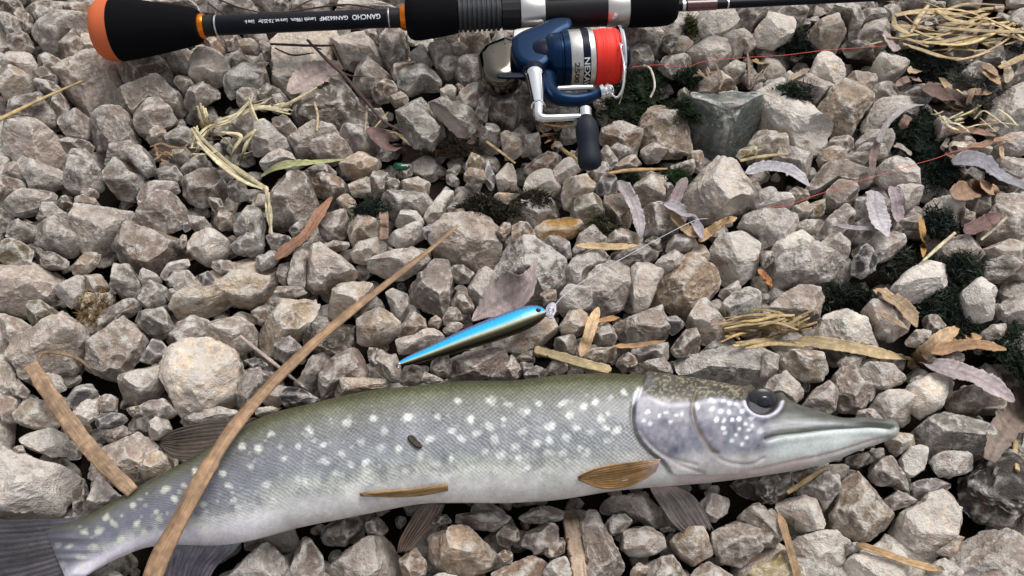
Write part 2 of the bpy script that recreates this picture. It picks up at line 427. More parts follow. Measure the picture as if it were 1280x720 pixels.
# ================================================================== STONES
# Outlines of the single stones, on a coarse ground survey: tile row/column, then one stone per line:
# tone letter (brighter light towards the right is put into it) and outline points in units of 2.5 photo pixels from the tile's corner.
SURVEY = {
(0,0): """g 10,1 22,0 38,0 40,6 33,10 22,8 12,6
d 0,0 10,0 11,4 4,7 0,6
g 0,9 4,8 10,11 10,15 6,19 2,18 0,14
d 6,6 11,5 16,9 17,14 12,16 10,11
g 17,8 22,4 30,6 31,10 24,12 18,11
b 32,5 40,2 47,3 46,8 39,10 33,7
g 16,16 30,12 48,7 49,16 36,20 28,26 22,25 17,22
b 28,23 34,19 40,19 43,24 40,29 31,30 28,27
p 41,19 47,17 50,20 50,28 44,28
d 4,20 10,17 15,19 16,24 10,26 5,25
p 0,30 6,26 14,26 18,31 19,36 14,38 9,35 4,36 0,33
g 19,30 25,28 31,30 30,35 24,36 19,34
d 17,38 24,35 28,38 27,42 20,42
t 0,40 4,37 13,36 17,41 14,47 4,50 0,46
v 18,42 22,40 30,43 28,47 19,46
g 24,49 29,45 33,50 34,56 29,58 25,55
d 1,52 12,48 22,48 27,57 25,62 16,60 2,58
p 27,36 38,30 52,28 58,32 60,43 58,50 47,57 38,55 33,50 29,42
b 58,31 66,30 75,30 84,33 85,39 72,40 66,43 60,38
g 70,29 84,26 97,24 99,31 92,35 84,34
p 94,37 101,30 110,26 115,31 116,38 105,42 97,42
g 57,49 66,44 77,40 86,41 91,50 88,55 76,52 68,58 58,52
t 86,41 95,39 97,43 91,46
g 91,48 100,43 108,42 109,47 101,51 95,55 92,52
g 68,62 74,52 82,51 88,59 86,63 74,67 69,66
g 44,63 49,55 57,52 64,57 66,65 65,73 46,73
g 29,60 36,56 45,58 44,66 40,69 31,67
p 0,62 8,60 20,61 30,70 27,78 20,84 6,82 1,74
t 72,68 77,64 84,66 82,71 74,71
u 83,68 88,64 97,67 96,73 84,73
u 112,43 123,32 128,30 130,42 120,47 114,48
d 115,27 121,26 127,31 120,38 116,37
b 101,22 104,18 110,18 112,24 108,27 103,24
b 112,18 119,17 120,24 114,26
t 120,22 125,20 130,24 128,26 121,25
g 120,47 124,44 130,45 130,52 122,54 118,51
p 114,65 119,58 128,60 132,66 126,70
g 70,0 97,0 98,4 80,4
d 106,8 113,2 124,1 128,5 128,9 114,9
g 33,10 38,7 40,9 34,13
g 30,71 34,69 46,71 44,76 32,76""",
(0,1): """w 8,44 9,30 12,17 20,16 40,16 42,20 38,30 44,40 30,50 18,49 12,44
p 38,21 46,18 56,18 63,26 63,32 55,33 46,34 41,28
g 48,40 52,34 59,30 68,36 69,42 58,45 50,44
d 62,23 66,14 74,14 76,20 74,30 66,33 63,29
v 52,17 56,14 62,19 61,21
t 60,14 64,14 62,18
b 67,34 72,31 79,31 80,34 73,38 69,39
p 77,28 79,24 86,25 89,29 86,33 81,34
p 86,24 91,21 97,23 98,29 90,32 88,28
u 71,39 76,36 88,34 92,38 92,43 84,42 76,46 71,44
g 90,33 97,28 103,28 102,34 95,38
t 97,24 101,22 106,26 103,28 98,27
t 102,18 108,15 115,16 117,20 110,27 105,24
g 88,20 100,16 101,22 92,23
b 58,47 62,42 69,42 71,46 66,50 60,50
t 67,49 71,46 76,48 75,52 69,52
p 92,46 96,43 100,45 99,49 94,49
g 99,50 106,44 115,43 116,48 110,53 104,54
g 100,36 103,29 112,27 118,31 118,38 112,44 104,43
d 18,50 30,40 38,44 50,50 55,56 52,62 40,66 32,64 22,62 19,56
u 70,52 82,48 90,58 94,66 88,73 75,71 72,62
u 83,48 87,46 100,53 112,58 114,63 106,68 98,62 90,57
d -6,34 0,29 4,32 6,40 2,44 -5,42
d 7,50 12,47 17,51 15,54 8,54
d 2,23 7,21 9,28 4,29
g 9,60 14,58 20,63 16,66 9,64
p -4,62 5,61 12,66 17,72 10,78 -2,76
g 15,66 23,62 32,65 42,68 43,76 20,77
v 42,68 50,62 58,64 61,72 55,77 44,76
g 109,54 115,48 117,53 115,60 110,58
d 116,50 128,49 132,58 128,62 117,58
d 55,58 62,54 66,62 60,64
g 112,66 118,62 122,65 120,71 112,71
t 122,68 128,66 130,72 124,76
g 16,3 22,0 30,1 28,5 18,6
p 30,6 45,1 60,3 72,0 73,5 56,6 40,7
d 7,4 14,0 18,2 14,6
p 40,15 47,14 46,18 42,18
p 116,22 124,16 129,17 128,22 119,25
b 100,42 104,44 102,47
d 0,42 8,44 14,46 8,50 2,50""",
(0,2): """g 54,16 60,13 69,15 69,19 60,22 55,19
p 75,17 82,6 94,5 95,10 88,14 86,18 80,19
w 87,10 98,6 106,5 112,13 108,18 101,22 92,22 88,17
d 109,5 124,4 127,9 120,15 112,13
p 111,14 118,17 122,22 118,25 112,20
p 104,20 109,18 116,20 116,25 111,28 106,24
g 62,21 70,17 76,20 75,26 68,28 64,25
g 57,28 60,23 66,24 71,30 66,33 60,33
d 75,20 81,18 83,22 80,26 76,24
t 80,20 88,20 91,22 86,26 80,25
p 86,24 96,22 108,23 110,27 104,33 98,35 92,30 88,27
g 73,31 80,27 88,28 91,32 88,36 80,38 74,34
b 89,45 94,39 102,40 109,42 113,50 108,53 98,52 90,50
t 102,38 112,32 117,31 116,38 110,42
b 115,38 120,34 123,38 120,43
w 113,47 124,44 132,44 140,52 148,58 158,68 156,74 146,76 134,68 126,62 122,54
U 88,54 118,52 125,56 120,66 112,74 105,77 96,73 90,62
t 64,64 67,54 71,51 80,54 86,61 91,67 90,74 80,76 66,74
b 44,62 50,60 57,63 64,66 64,71 60,76 52,73 45,69
d 83,46 88,45 89,50 84,50
d 0,49 10,50 34,52 33,57 12,58 0,56
g 4,67 9,64 14,70 14,76 5,76
t 0,66 4,67 5,78 -4,78
t 118,72 122,67 130,65 138,68 140,73 130,77 119,77""",
(0,3): """w -7,17 2,8 9,7 13,13 12,18 4,22 -4,21
g 4,5 12,3 21,2 19,8 10,8
d 9,6 16,5 19,9 15,14 11,12
t 19,14 27,10 38,10 40,14 36,22 34,26 27,23 20,19
g 29,8 33,4 42,4 46,12 45,19 40,21 40,12 34,9
d 36,2 48,1 56,0 57,4 46,6 38,5
g 45,7 51,4 58,6 60,11 52,10 47,11
p 57,5 63,3 66,6 62,10 58,8
g 44,21 50,9 56,9 60,16 59,24 48,24
w 21,38 24,29 30,25 35,28 40,34 36,42 28,39
w 52,34 56,28 63,28 69,34 66,38 58,41
g 38,40 45,37 52,37 54,42 50,48 44,45
d 49,47 56,42 63,43 65,48 60,52 51,52
p 4,42 10,39 18,38 24,40 31,41 30,48 22,54 18,50 10,46
t 22,58 32,46 40,42 46,42 49,50 50,55 43,68 34,68 25,61
p 48,62 52,54 62,50 72,49 82,55 80,58 68,60 56,64 50,66
g 93,22 99,20 104,22 103,27 95,28
g 106,30 112,24 119,25 118,31 110,32
b 102,28 106,25 108,28 104,31
d 91,44 100,34 112,40 116,46 106,50 96,47
w 110,62 112,52 122,46 130,43 134,60 128,68 118,66
g 120,42 124,34 130,28 130,42
d 65,46 75,43 82,48 80,52 68,50
g 63,20 68,16 74,18 72,22 64,24
g 88,16 98,14 96,20 88,19
d 115,24 120,18 128,17 128,28 120,28
p 44,72 48,66 58,64 62,70 60,78 46,76
g 30,72 31,69 42,69 44,72 40,76 32,76
p 82,62 90,60 94,66 86,70
p 112,72 118,69 130,68 132,74 122,78 113,76
t 92,70 98,66 104,70 103,76 94,76
g 78,2 88,1 88,5 78,5
b 14,54 19,52 21,58 16,58
d 37,22 44,22 58,24 56,27 40,27
p 60,0 86,0 84,3 66,3""",
(1,0): """p 11,10 20,6 26,10 32,13 31,18 22,22 14,23 11,18
g 4,10 10,9 12,16 8,18 4,17
g 33,3 40,1 46,6 48,11 40,11 34,8
g 32,13 36,8 44,10 51,14 50,20 42,24 34,23 31,20
g 48,4 56,2 66,0 74,5 78,13 72,16 66,10 56,8 52,9
d 52,14 55,9 66,7 72,13 71,20 66,26 57,26 53,20
d -4,20 0,19 10,17 12,23 6,28 0,34 -4,34
g 2,34 8,28 18,22 27,24 26,28 16,33 8,35
u 17,33 22,30 28,29 36,34 35,37 22,39 17,37
g 2,46 5,42 9,38 19,41 18,46 10,49 3,49
g 16,46 20,38 30,36 38,41 38,49 32,54 24,54 18,50
p 37,43 42,33 54,29 64,33 68,36 62,44 54,50 46,54 40,56 38,48
g 64,40 76,30 81,26 88,26 95,34 88,42 78,44 67,42
g 56,48 62,44 75,43 90,43 89,50 84,60 76,65 66,62 58,57
d 92,22 98,15 108,14 113,20 106,28 98,31 92,26
u 91,13 95,8 102,5 104,9 98,16 93,17
g 80,14 88,11 91,15 89,19 82,19
t 86,6 92,2 96,5 92,10 88,9
w 94,50 100,44 108,42 114,47 112,54 102,60 95,55
g 95,37 101,35 105,40 103,43 96,42
b 106,38 112,34 117,36 115,40 109,42
p 116,40 122,32 130,32 132,40 124,46 117,44
u 115,50 120,46 130,46 131,52 124,55 117,54
g 106,59 112,56 116,58 117,63 110,65 106,63
b 35,31 40,27 48,28 50,31 40,36 36,34
b 38,27 46,23 49,24 46,28
t 35,63 44,56 50,53 48,60 44,63 36,65
m 0,52 10,49 17,53 16,60 6,62 0,60
d 17,50 24,55 33,57 32,61 22,62 17,58
p -6,66 4,61 14,59 30,63 34,66 28,72 24,78 6,86 -5,82
p 30,72 38,64 42,66 41,76 34,81 28,75
t 43,66 50,64 53,70 48,76 42,73
g 53,66 60,62 67,63 71,72 68,78 58,75
w 70,68 73,63 80,67 78,70 72,71
p 79,66 88,58 94,56 96,59 88,64 82,68
g 84,68 95,63 101,72 90,76
s 97,65 104,63 108,68 102,72
T 87,84 92,78 104,71 116,62 126,55 134,56 135,62 138,70 132,76 124,80 114,78 104,84 92,90
s 90,40 94,38 95,42 92,44
d 105,28 110,26 112,32 106,34
g 115,20 122,18 124,26 118,29 114,26
v 71,22 80,19 90,18 92,21 84,24 78,27 70,30 67,27
b 89,48 93,45 93,50 90,52
d 28,28 34,26 36,30 30,32
W 69,30 71,28 73,30 71,32""",
(1,1): """g 24,0 40,-4 48,4 46,7 38,8 32,8
t 42,12 50,6 55,2 62,7 60,12 52,16 45,15
p 2,10 8,5 17,3 20,8 12,10 4,13
g 6,28 12,21 18,16 26,18 30,28 31,34 24,39 14,40 8,40
b 27,20 34,16 44,18 44,24 38,27 30,25
d 20,14 30,10 40,12 40,16 28,18
t 46,21 52,17 57,18 57,24 48,26
g 57,16 62,13 66,15 64,24 58,26
t 72,20 78,17 86,18 88,22 86,25 74,24
u 63,26 72,24 88,26 90,28 84,34 76,34 68,36 64,30
g 32,40 40,32 45,31 46,38 43,48 36,48 32,45
t 46,44 48,38 54,36 62,42 60,48 52,47 48,50
w 69,40 73,34 77,33 84,38 82,41 74,42
p 65,48 74,43 82,40 84,45 76,50 70,52
w 46,54 52,49 58,46 65,50 64,55 58,56 54,60 48,59
s 83,44 86,40 91,40 92,44 88,48 84,47
p 88,50 94,42 98,37 106,36 116,42 124,47 123,54 118,62 112,64 98,60 90,55
w 84,36 90,26 94,24 100,25 94,32 92,38 86,39
t 96,35 104,33 110,34 110,38
p 56,61 60,56 72,54 84,53 88,56 80,63 72,67 66,66
p 25,66 26,56 34,52 44,56 50,62 46,68 38,68 34,72 26,72
p 16,70 20,55 24,51 30,54 25,60 24,70 18,73
g 31,51 40,49 46,48 47,52 38,53 31,54
p 0,56 8,53 12,54 9,60 2,63 0,61
v 6,48 12,43 18,48 17,53 8,53
d 16,42 24,39 28,40 26,46 18,46
g -4,36 3,33 4,50 0,53 -4,50
t 34,82 38,75 46,68 56,67 60,70 55,79 48,86 40,87 36,85
g 75,73 86,64 90,58 94,57 97,60 98,68 96,82 94,87 86,83 79,79
g 98,62 104,62 109,64 106,70 99,68
p 106,72 110,65 116,63 121,68 121,76 112,80 107,78
t 104,16 108,12 114,14 115,18 108,19
s 113,12 116,8 120,18 118,24 115,20
m 105,10 108,5 114,7 112,12 106,14
p 120,18 122,12 128,11 130,16 130,22 122,25
t 119,27 124,24 130,23 132,30 126,32 120,30
d 64,20 68,16 72,20 70,24 64,24
g 10,62 16,58 18,60 14,70 11,68
b 120,44 126,38 128,44 124,48
t 40,28 46,26 50,30 48,36 44,32""",
(1,2): """w 7,20 10,14 16,15 24,18 25,22 18,27 8,27 6,24
t 25,27 26,20 32,14 40,16 42,22 36,29 30,33 26,31
p 20,16 26,9 32,8 34,13 27,19 22,20
b 5,12 12,8 18,5 23,7 22,12 16,15 8,14
p 0,38 6,29 13,26 20,28 25,34 22,38 12,42 4,40
b 0,40 8,42 12,46 8,50 0,51
y 11,44 16,40 26,38 33,38 35,41 30,46 22,50 14,49
p 40,14 46,8 49,11 48,14 43,18
g 44,4 46,1 51,5 53,9 50,13 48,12
s 42,20 46,15 52,17 53,23 48,26 43,24
b 45,28 52,25 57,24 60,34 60,40 54,41 50,36 46,32
t 60,22 66,16 71,15 75,20 76,28 70,31 64,28
g 75,19 80,19 81,22 77,26
p 78,28 82,22 86,23 84,29 80,30
g 65,33 72,31 80,34 84,41 80,45 72,47 66,45
w 87,24 92,15 104,8 114,7 121,16 122,26 116,34 104,37 94,37 88,30
p 64,3 68,0 74,1 78,3 74,8 67,8
t 51,12 58,7 62,5 66,8 62,11 54,13
g 48,2 56,1 63,3 60,7 53,8
d 78,14 82,10 90,8 91,13 84,16 80,16
b 88,6 92,4 96,6 94,11 90,10
o 112,5 116,2 122,2 122,6 114,7
p 30,54 34,46 40,42 46,45 47,50 38,54 31,55
v 14,48 24,46 28,50 30,56 24,57 18,52
p 27,64 34,54 42,52 48,54 46,60 40,63 32,72 26,72
t 47,48 54,43 60,46 66,46 64,51 56,54 48,50
d 50,57 62,52 72,50 74,55 66,60 56,60
p 76,49 82,46 90,47 93,50 88,53 80,54 76,52
t 88,56 92,49 97,49 99,57 94,61 88,59
p 72,59 78,54 85,54 87,58 82,62 76,64
w 99,52 108,44 116,42 124,46 124,54 122,63 114,71 106,68 100,60
p 112,36 120,34 132,34 140,38 144,44 136,50 126,52 124,46 116,40
p 34,68 46,62 54,57 58,62 59,72 56,80 46,85 38,80 33,74
p 60,62 64,58 70,59 76,65 72,72 68,82 62,83 60,72
t 74,70 80,58 86,56 96,62 102,68 103,72 96,80 88,86 78,80 70,84 68,80
d 124,54 128,51 131,58 126,62
g 122,8 126,8 126,12 122,12
p 120,27 128,24 136,28 134,34 124,34
b 44,58 49,56 49,61 44,62
d 66,48 72,46 76,52 74,54
m 30,26 46,28 46,36 36,42 30,38
M -8,64 -2,52 8,48 16,54 26,60 27,70 20,78 8,78 -4,74""",
(1,3): """p 0,8 8,5 16,3 22,4 22,12 19,18 14,12 6,11
t 25,6 30,3 39,4 40,9 34,11 27,10
g 20,20 30,10 42,9 50,12 53,18 44,22 32,20 24,26
g 28,26 32,21 40,18 44,26 42,32 34,32 30,30
w 54,12 60,9 69,9 78,15 77,22 70,21 60,20 56,16
p 62,22 70,20 76,22 76,30 70,33 64,30
p 44,2 56,-2 60,2 60,6 52,7 45,5
g 38,9 44,4 50,6 48,12
p -4,26 0,24 10,28 12,33 6,35 -4,34
t 10,24 18,22 20,28 12,30
t 12,32 18,29 22,32 20,37 12,36
o 20,30 24,27 28,27 28,35 24,37 20,36
g 25,43 32,36 38,31 43,36 42,42 36,46 28,47
p 43,26 48,26 53,34 50,39 44,36
g 11,42 20,38 28,40 26,43 16,45
w 1,52 8,48 20,42 25,50 20,54 8,60 2,62
p 2,62 10,50 24,52 34,58 42,60 43,65 40,69 26,70 12,70 4,71
p 26,50 30,46 38,46 41,51 41,56 38,59 32,56
g 40,43 46,39 54,40 55,46 48,50 42,47
p 42,50 56,47 66,46 68,50 62,56 54,60 44,54
k 43,58 46,52 51,49 56,54 54,62 48,66 43,64
X 60,76 66,67 76,60 88,60 93,62 88,72 84,77 70,79
g 86,52 94,45 104,45 109,50 108,56 104,62 94,58 88,58
p 107,52 116,49 124,50 130,56 124,60 108,60
d 106,60 124,57 132,56 132,66 118,68 108,66
p 108,40 112,28 120,22 128,24 132,34 128,48 118,48 110,46
w 80,28 86,26 92,25 97,30 96,38 90,44 84,36 78,34
g 103,29 108,27 113,29 110,34 104,34
p 112,10 120,8 130,9 132,16 124,18 116,14
p 112,0 118,-1 128,0 130,4 122,5
t 92,4 100,0 110,4 110,8 98,8
b 96,32 104,38 105,40 98,40
v 65,38 72,34 80,38 78,42 68,42""",
(2,0): """m 12,14 16,8 24,8 30,12 28,17 22,21 15,18
g 70,3 76,-3 84,0 82,6 74,11 70,8
g 0,17 4,15 10,15 16,19 14,25 8,29 2,25
p 7,38 8,31 18,27 26,22 31,12 37,15 44,22 46,28 38,36 34,42 22,44 14,48
p 36,33 46,26 56,22 63,15 69,16 72,25 70,33 62,42 55,45 46,42 40,38
d 47,20 52,13 60,7 68,6 70,9 62,14 54,22 48,25
u 67,15 72,11 82,9 86,18 82,24 74,25 70,20
s 68,36 74,26 80,25 84,30 82,34 74,38
v 82,24 88,20 98,15 106,16 104,24 96,28 88,32 84,30
g 100,27 108,14 116,13 127,18 126,28 118,32 110,28
W 81,38 88,32 100,28 110,27 119,33 122,42 120,52 114,58 102,66 92,68 88,58 83,48
p 58,52 61,43 68,39 78,37 82,40 80,48 76,54 66,58 60,55
s 32,53 38,50 46,48 49,52 42,58 36,61
w 36,64 42,58 47,52 50,54 47,64 42,68 38,67
s 46,66 54,62 62,63 64,66 56,70 49,71
v 70,62 75,57 84,56 87,62 80,66 74,68
p 72,72 76,64 82,62 85,70 80,76 74,76
t 7,64 8,57 18,55 28,60 30,66 24,71 16,71 10,68
g 0,55 6,54 9,57 7,66 0,69 -4,66
g 5,50 9,45 14,51 12,55 7,54
p -4,34 0,33 5,38 6,48 2,54 -4,52
g 118,58 120,48 126,42 132,44 130,54 122,61
g 88,66 100,63 110,60 119,61 116,66 104,68 90,70
s 122,36 128,35 134,38 128,42
b 63,60 70,58 71,63 66,65
g 48,57 54,53 58,54 57,62 50,62
g 83,4 90,0 98,-2 100,2 92,5 86,9
p 22,42 30,44 32,50 28,52 24,48
T 42,6 48,1 56,2 54,9 49,14 46,24 42,20""",
(2,1): """T 0,22 6,14 8,8 14,5 30,4 31,9 28,16 22,22 14,26 10,32 4,34 0,28
t 50,27 50,14 54,10 62,11 68,14 73,20 66,25 56,28
p 65,2 70,-1 76,3 76,10 72,16 68,12
b 97,6 102,1 108,5 109,11 104,12 98,9
b 72,19 80,13 84,14 85,20 78,24 70,24
t 86,18 90,14 93,17 91,20
g 93,17 97,10 102,10 103,15 96,19
t 92,20 100,17 104,18 100,22 95,23
p 70,26 80,25 84,22 89,19 96,24 90,28 82,30 72,33
d 22,24 32,15 40,18 50,16 48,26 42,34 32,32 24,28
p 20,46 26,37 34,32 38,34 32,42 26,48 21,48
v 28,52 36,40 42,33 50,27 54,30 56,38 54,44 46,45 38,49 34,54 30,55
T 36,53 38,48 46,45 60,43 66,46 70,49 58,51 46,53 38,55
d 56,32 58,28 61,30 61,38 57,40
g 60,40 62,31 70,33 72,40 72,48 66,45
v 9,34 10,28 18,25 23,30 20,34 14,38
g 87,40 88,36 96,34 98,38 96,43 91,44
p 81,46 84,42 90,44 94,46 86,48
v 98,46 98,34 110,30 122,30 126,34 118,46
g 118,46 122,36 128,34 133,38 132,44 126,46
k 12,56 16,49 22,51 31,55 28,58 14,59
p 0,52 8,48 16,49 12,57 4,58
w 0,61 8,59 14,60 8,63 0,64
d 0,9 6,8 7,14 2,18 -4,16
v -5,43 4,40 10,42 8,47 -2,50
g 72,48 74,40 82,38 86,46 80,48
g 6,0 20,0 26,1 20,4 10,4""",
(2,2): """p 22,8 28,0 38,-1 40,8 34,12 26,12
T 0,24 8,20 16,13 22,15 23,20 14,28 6,32 0,33
t 24,19 28,13 34,10 39,14 37,20 30,24 25,22
g 20,28 24,23 30,23 34,29 32,33 24,32
g 40,24 44,18 49,18 53,23 51,28 44,28
g 50,18 56,13 66,11 73,11 76,18 78,25 70,28 58,28 54,22
s 75,14 80,12 85,14 86,19 81,24 77,20
p 88,16 92,8 100,5 106,12 107,18 104,26 98,30 94,24
d 80,30 86,22 94,20 94,30 90,34 82,34
t 35,34 40,30 50,29 53,32 50,36 42,38
b 52,38 54,34 58,33 63,37 62,40 56,42
p 58,30 66,30 78,28 79,34 76,40 70,34 64,36
g 59,42 66,38 74,34 80,40 82,44 74,44 60,43
P 80,38 84,34 96,34 104,31 112,30 124,32 133,38 136,46 128,50 110,49 94,46 84,44
g 94,32 102,26 110,24 114,29 104,33 95,34
g 0,36 4,36 5,42 2,46 -4,44
g 6,44 12,39 18,42 16,45 8,46
p 16,42 20,37 27,37 28,41 22,44
w 27,43 30,40 35,40 36,43
d 2,34 10,32 12,36 6,38
g 103,2 112,-3 114,2 108,6
M 105,8 110,4 118,0 124,2 125,10 120,14 110,16
b 14,4 18,1 22,2 22,6 16,8
p 124,12 128,10 130,15 126,16
d 4,38 10,37 11,42 6,44""",
(2,3): """p 0,12 6,5 14,0 24,0 27,8 26,14 20,17 12,16 4,16
w 26,18 28,11 35,10 44,14 54,20 58,27 56,30 44,29 32,29 27,26
p 48,9 52,6 60,10 68,16 72,20 64,26 56,24 52,16
w 95,4 102,-3 110,-6 113,0 112,16 107,19 102,16 98,9
p 114,10 118,6 126,6 132,10 130,20 122,20 116,15
g 107,22 114,17 120,18 122,23 116,27 110,26
w 118,26 119,24 122,28 118,30
t 7,36 10,31 20,32 30,33 32,38 28,46 20,46 12,42
g 35,37 38,34 44,33 47,36 44,40 38,41
p 45,42 48,38 60,37 70,39 74,41 66,48 60,51 52,50
g 32,44 36,40 46,41 52,46 53,54 46,62 38,62 34,56
p 0,46 8,42 16,46 18,54 14,58 6,54 -2,52
v 17,58 24,50 32,45 34,52 34,62 26,63
w 52,58 56,52 68,50 72,56 72,66 68,70 58,67 53,64
W 70,50 78,44 86,43 89,50 86,60 78,65 72,60
d 89,52 94,49 104,51 116,57 117,62 104,63 94,62
g 70,46 78,43 82,43 76,48
u 75,70 80,65 90,62 98,61 104,67 109,72 111,78 106,84 94,82 84,86 79,78
g 85,34 92,31 98,33 98,37 88,38
p 68,28 74,20 80,22 82,26 76,29
g 78,14 82,13 88,20 84,24 80,22
v 44,62 52,60 58,64 56,68 46,66
p -3,44 -3,33 0,32 5,34 6,40 0,44
v 84,44 90,44 92,54 88,56
p 122,24 128,21 132,26 126,30""",
(3,0): """P -8,14 0,8 6,8 18,13 30,17 38,20 33,32 28,40 20,43 0,44 -8,43
w 12,3 18,0 30,-1 33,4 32,12 26,14 20,11 14,8
p 43,22 50,8 60,2 70,0 79,5 72,18 68,24 58,26 50,30 44,26
t 70,17 74,11 80,8 85,13 86,20 78,24 70,24
p 42,36 47,26 50,20 54,26 60,32 56,36 48,40 42,40
d 37,30 42,24 44,32 42,38 38,42
b 51,2 60,-2 66,0 58,4
g 33,6 37,3 41,8 38,13 34,12
t 6,8 11,6 12,10 8,11""",
(3,1): """p -14,72 -12,66 -6,63 0,56 8,56 14,62 18,72 10,80 -10,80
g 17,66 20,54 26,51 32,60 34,68 28,75 20,74
d 32,54 34,46 44,43 54,42 52,48 44,57 36,57
p 33,72 36,66 46,58 58,52 63,49 68,56 72,64 71,74 60,80 40,80
t 86,60 88,48 96,46 106,47 112,54 119,60 118,68 108,72 98,72 90,68
d 55,46 62,42 66,48 62,52 56,52
b 72,64 80,56 85,66 84,72 74,76
g 98,44 104,40 116,39 127,41 127,45 118,50 108,48
d 120,52 124,47 130,46 132,54 126,58 121,56
w 88,72 94,70 100,72 104,78 88,80
b 120,62 124,59 128,60 128,66 122,66
b 118,72 124,68 132,64 138,62 142,64 146,68 144,78 124,80
d 88,46 94,40 98,45 92,47""",
(3,2): """g 4,42 10,38 18,37 26,38 25,44 14,46 6,45
v 4,58 8,48 16,44 22,46 24,54 18,60 12,62 6,61
b 15,60 22,52 27,52 26,60 20,64
p 16,70 20,64 26,62 28,66 30,74 18,76
g 34,48 38,40 42,40 46,48 52,60 56,68 50,76 38,76 36,62
p 38,38 46,34 58,32 68,30 74,40 80,46 70,48 64,44 56,40 46,41
g 46,47 50,42 56,41 60,44 56,50 50,52
p 54,53 58,47 66,46 75,49 77,57 70,62 60,62 55,58
t 79,54 86,48 94,47 98,54 100,62 92,68 84,62
p 94,36 98,30 104,33 109,32 108,40 102,45 96,42
p 100,50 106,46 114,43 122,46 127,54 124,62 116,68 106,66 101,58
g 114,42 120,36 126,36 130,42 136,50 134,56 126,52
g 66,74 74,62 80,60 86,68 92,76 80,80 68,78
g 88,72 96,64 104,66 112,72 106,80 90,80
t 59,70 64,64 68,68 66,73 60,74
d 108,24 120,20 134,22 140,28 138,36 126,36 114,30
o 116,72 122,66 128,61 134,58 140,64 146,72 140,80 120,80
d 74,48 80,46 82,50 76,50""",
(3,3): """p 4,36 10,31 18,31 26,35 29,44 26,50 18,51 12,44 6,42
g 16,30 20,22 28,20 35,23 34,30 30,40 26,34
t 32,44 35,26 40,20 46,18 52,24 57,30 58,36 64,44 63,50 54,54 46,54 36,52 32,48
g 52,20 56,13 61,13 66,22 72,28 72,30 64,26 56,28
w 66,14 70,8 76,6 79,10 78,19 72,23 68,20
p 79,19 84,11 90,10 98,10 103,14 103,19 92,23 82,22
w 64,48 66,42 74,36 76,31 88,28 94,31 97,40 94,54 88,60 83,66 76,63 66,56
g 58,34 64,29 72,30 74,35 68,38 62,40
K 96,34 100,22 108,12 116,12 122,18 128,24 134,30 134,46 120,47 108,43 98,40
w 12,54 22,50 32,49 41,54 39,66 30,69 18,70 14,62
p 97,60 100,52 112,47 130,48 136,54 136,80 110,80 100,72 98,66
w 38,66 46,58 58,53 64,58 68,66 70,76 60,80 42,80
p 80,68 86,63 92,64 97,70 94,76 84,74
g 78,72 86,68 92,72 90,78 80,78
g 1,38 6,44 8,52 4,58 -4,57 -6,44
t 60,4 64,0 70,2 76,5 70,8 66,12 62,8
w 50,10 56,7 58,12 54,14
s 72,24 84,23 94,26 92,29 80,31 74,30
d 2,24 6,20 12,20 13,28 6,32 0,30
d 40,12 52,10 54,14 46,18 40,16
u 38,56 44,55 46,60 40,62
b 84,60 92,54 97,50 96,60 90,64
b 12,20 22,18 24,21 16,26 12,24""",
}
# tone: base colour (linear), crust amount 0..1, words
TONE = {
 'g': ((.225, .195, .175), .25, 'mid grey'),
 'd': ((.135, .114, .098), .12, 'dark grey-brown'),
 'p': ((.375, .335, .308), .45, 'pale grey'),
 'w': ((.60, .56, .515), .75, 'whitish'),
 'W': ((.66, .60, .53), .80, 'chalky cream-white'),
 'X': ((.74, .72, .70), .9, 'snow-white'),
 'P': ((.44, .415, .395), .70, 'pale quartz-veined'),
 't': ((.335, .275, .215), .35, 'tan'),
 'T': ((.42, .34, .25), .45, 'sandy cream'),
 'b': ((.195, .143, .108), .15, 'brown'),
 'm': ((.200, .172, .120), .10, 'mossy olive-brown'),
 'M': ((.165, .146, .134), .85, 'dark white-blotched'),
 'u': ((.200, .196, .184), .20, 'bluish grey'),
 'U': ((.135, .162, .162), .05, 'slate-blue wedge-shaped'),
 'v': ((.240, .202, .192), .20, 'mauve-grey'),
 's': ((.125, .120, .130), .02, 'smooth dark slate'),
 'k': ((.035, .034, .036), .0, 'charcoal black'),
 'K': ((.040, .038, .038), .0, 'rough black'),
 'y': ((.36, .205, .055), .05, 'mustard yellow'),
 'o': ((.33, .265, .14), .15, 'ochre'),
}

_ico = {}
def ico(n):
    if n not in _ico:
        bm = bmesh.new()
        bmesh.ops.create_icosphere(bm, subdivisions=n, radius=1.0)
        bm.verts.index_update()
        V = np.array([v.co[:] for v in bm.verts])
        T = np.array([[v.index for v in f.verts] for f in bm.faces])
        bm.free()
        _ico[n] = (V / np.linalg.norm(V, axis=1)[:, None], T)
    return _ico[n]

def radial(poly, n=180):
    """distance from the origin to the outline for n directions (outline roughly star-shaped)"""
    th = np.linspace(-np.pi, np.pi, n, endpoint=False)
    d = np.stack([np.cos(th), np.sin(th)], 1)
    R = np.zeros(n)
    for i in range(len(poly)):
        a, b = poly[i], poly[(i + 1) % len(poly)]
        e = b - a
        den = d[:, 0] * e[1] - d[:, 1] * e[0]
        with np.errstate(divide='ignore', invalid='ignore'):
            t = (a[0] * e[1] - a[1] * e[0]) / den
            s = (a[0] * d[:, 1] - a[1] * d[:, 0]) / den
        ok = (s >= -1e-6) & (s <= 1 + 1e-6) & (t > 0) & np.isfinite(t)
        R = np.where(ok, np.maximum(R, t), R)
    R[R <= 0] = R[R > 0].mean() if (R > 0).any() else .01
    return th, R

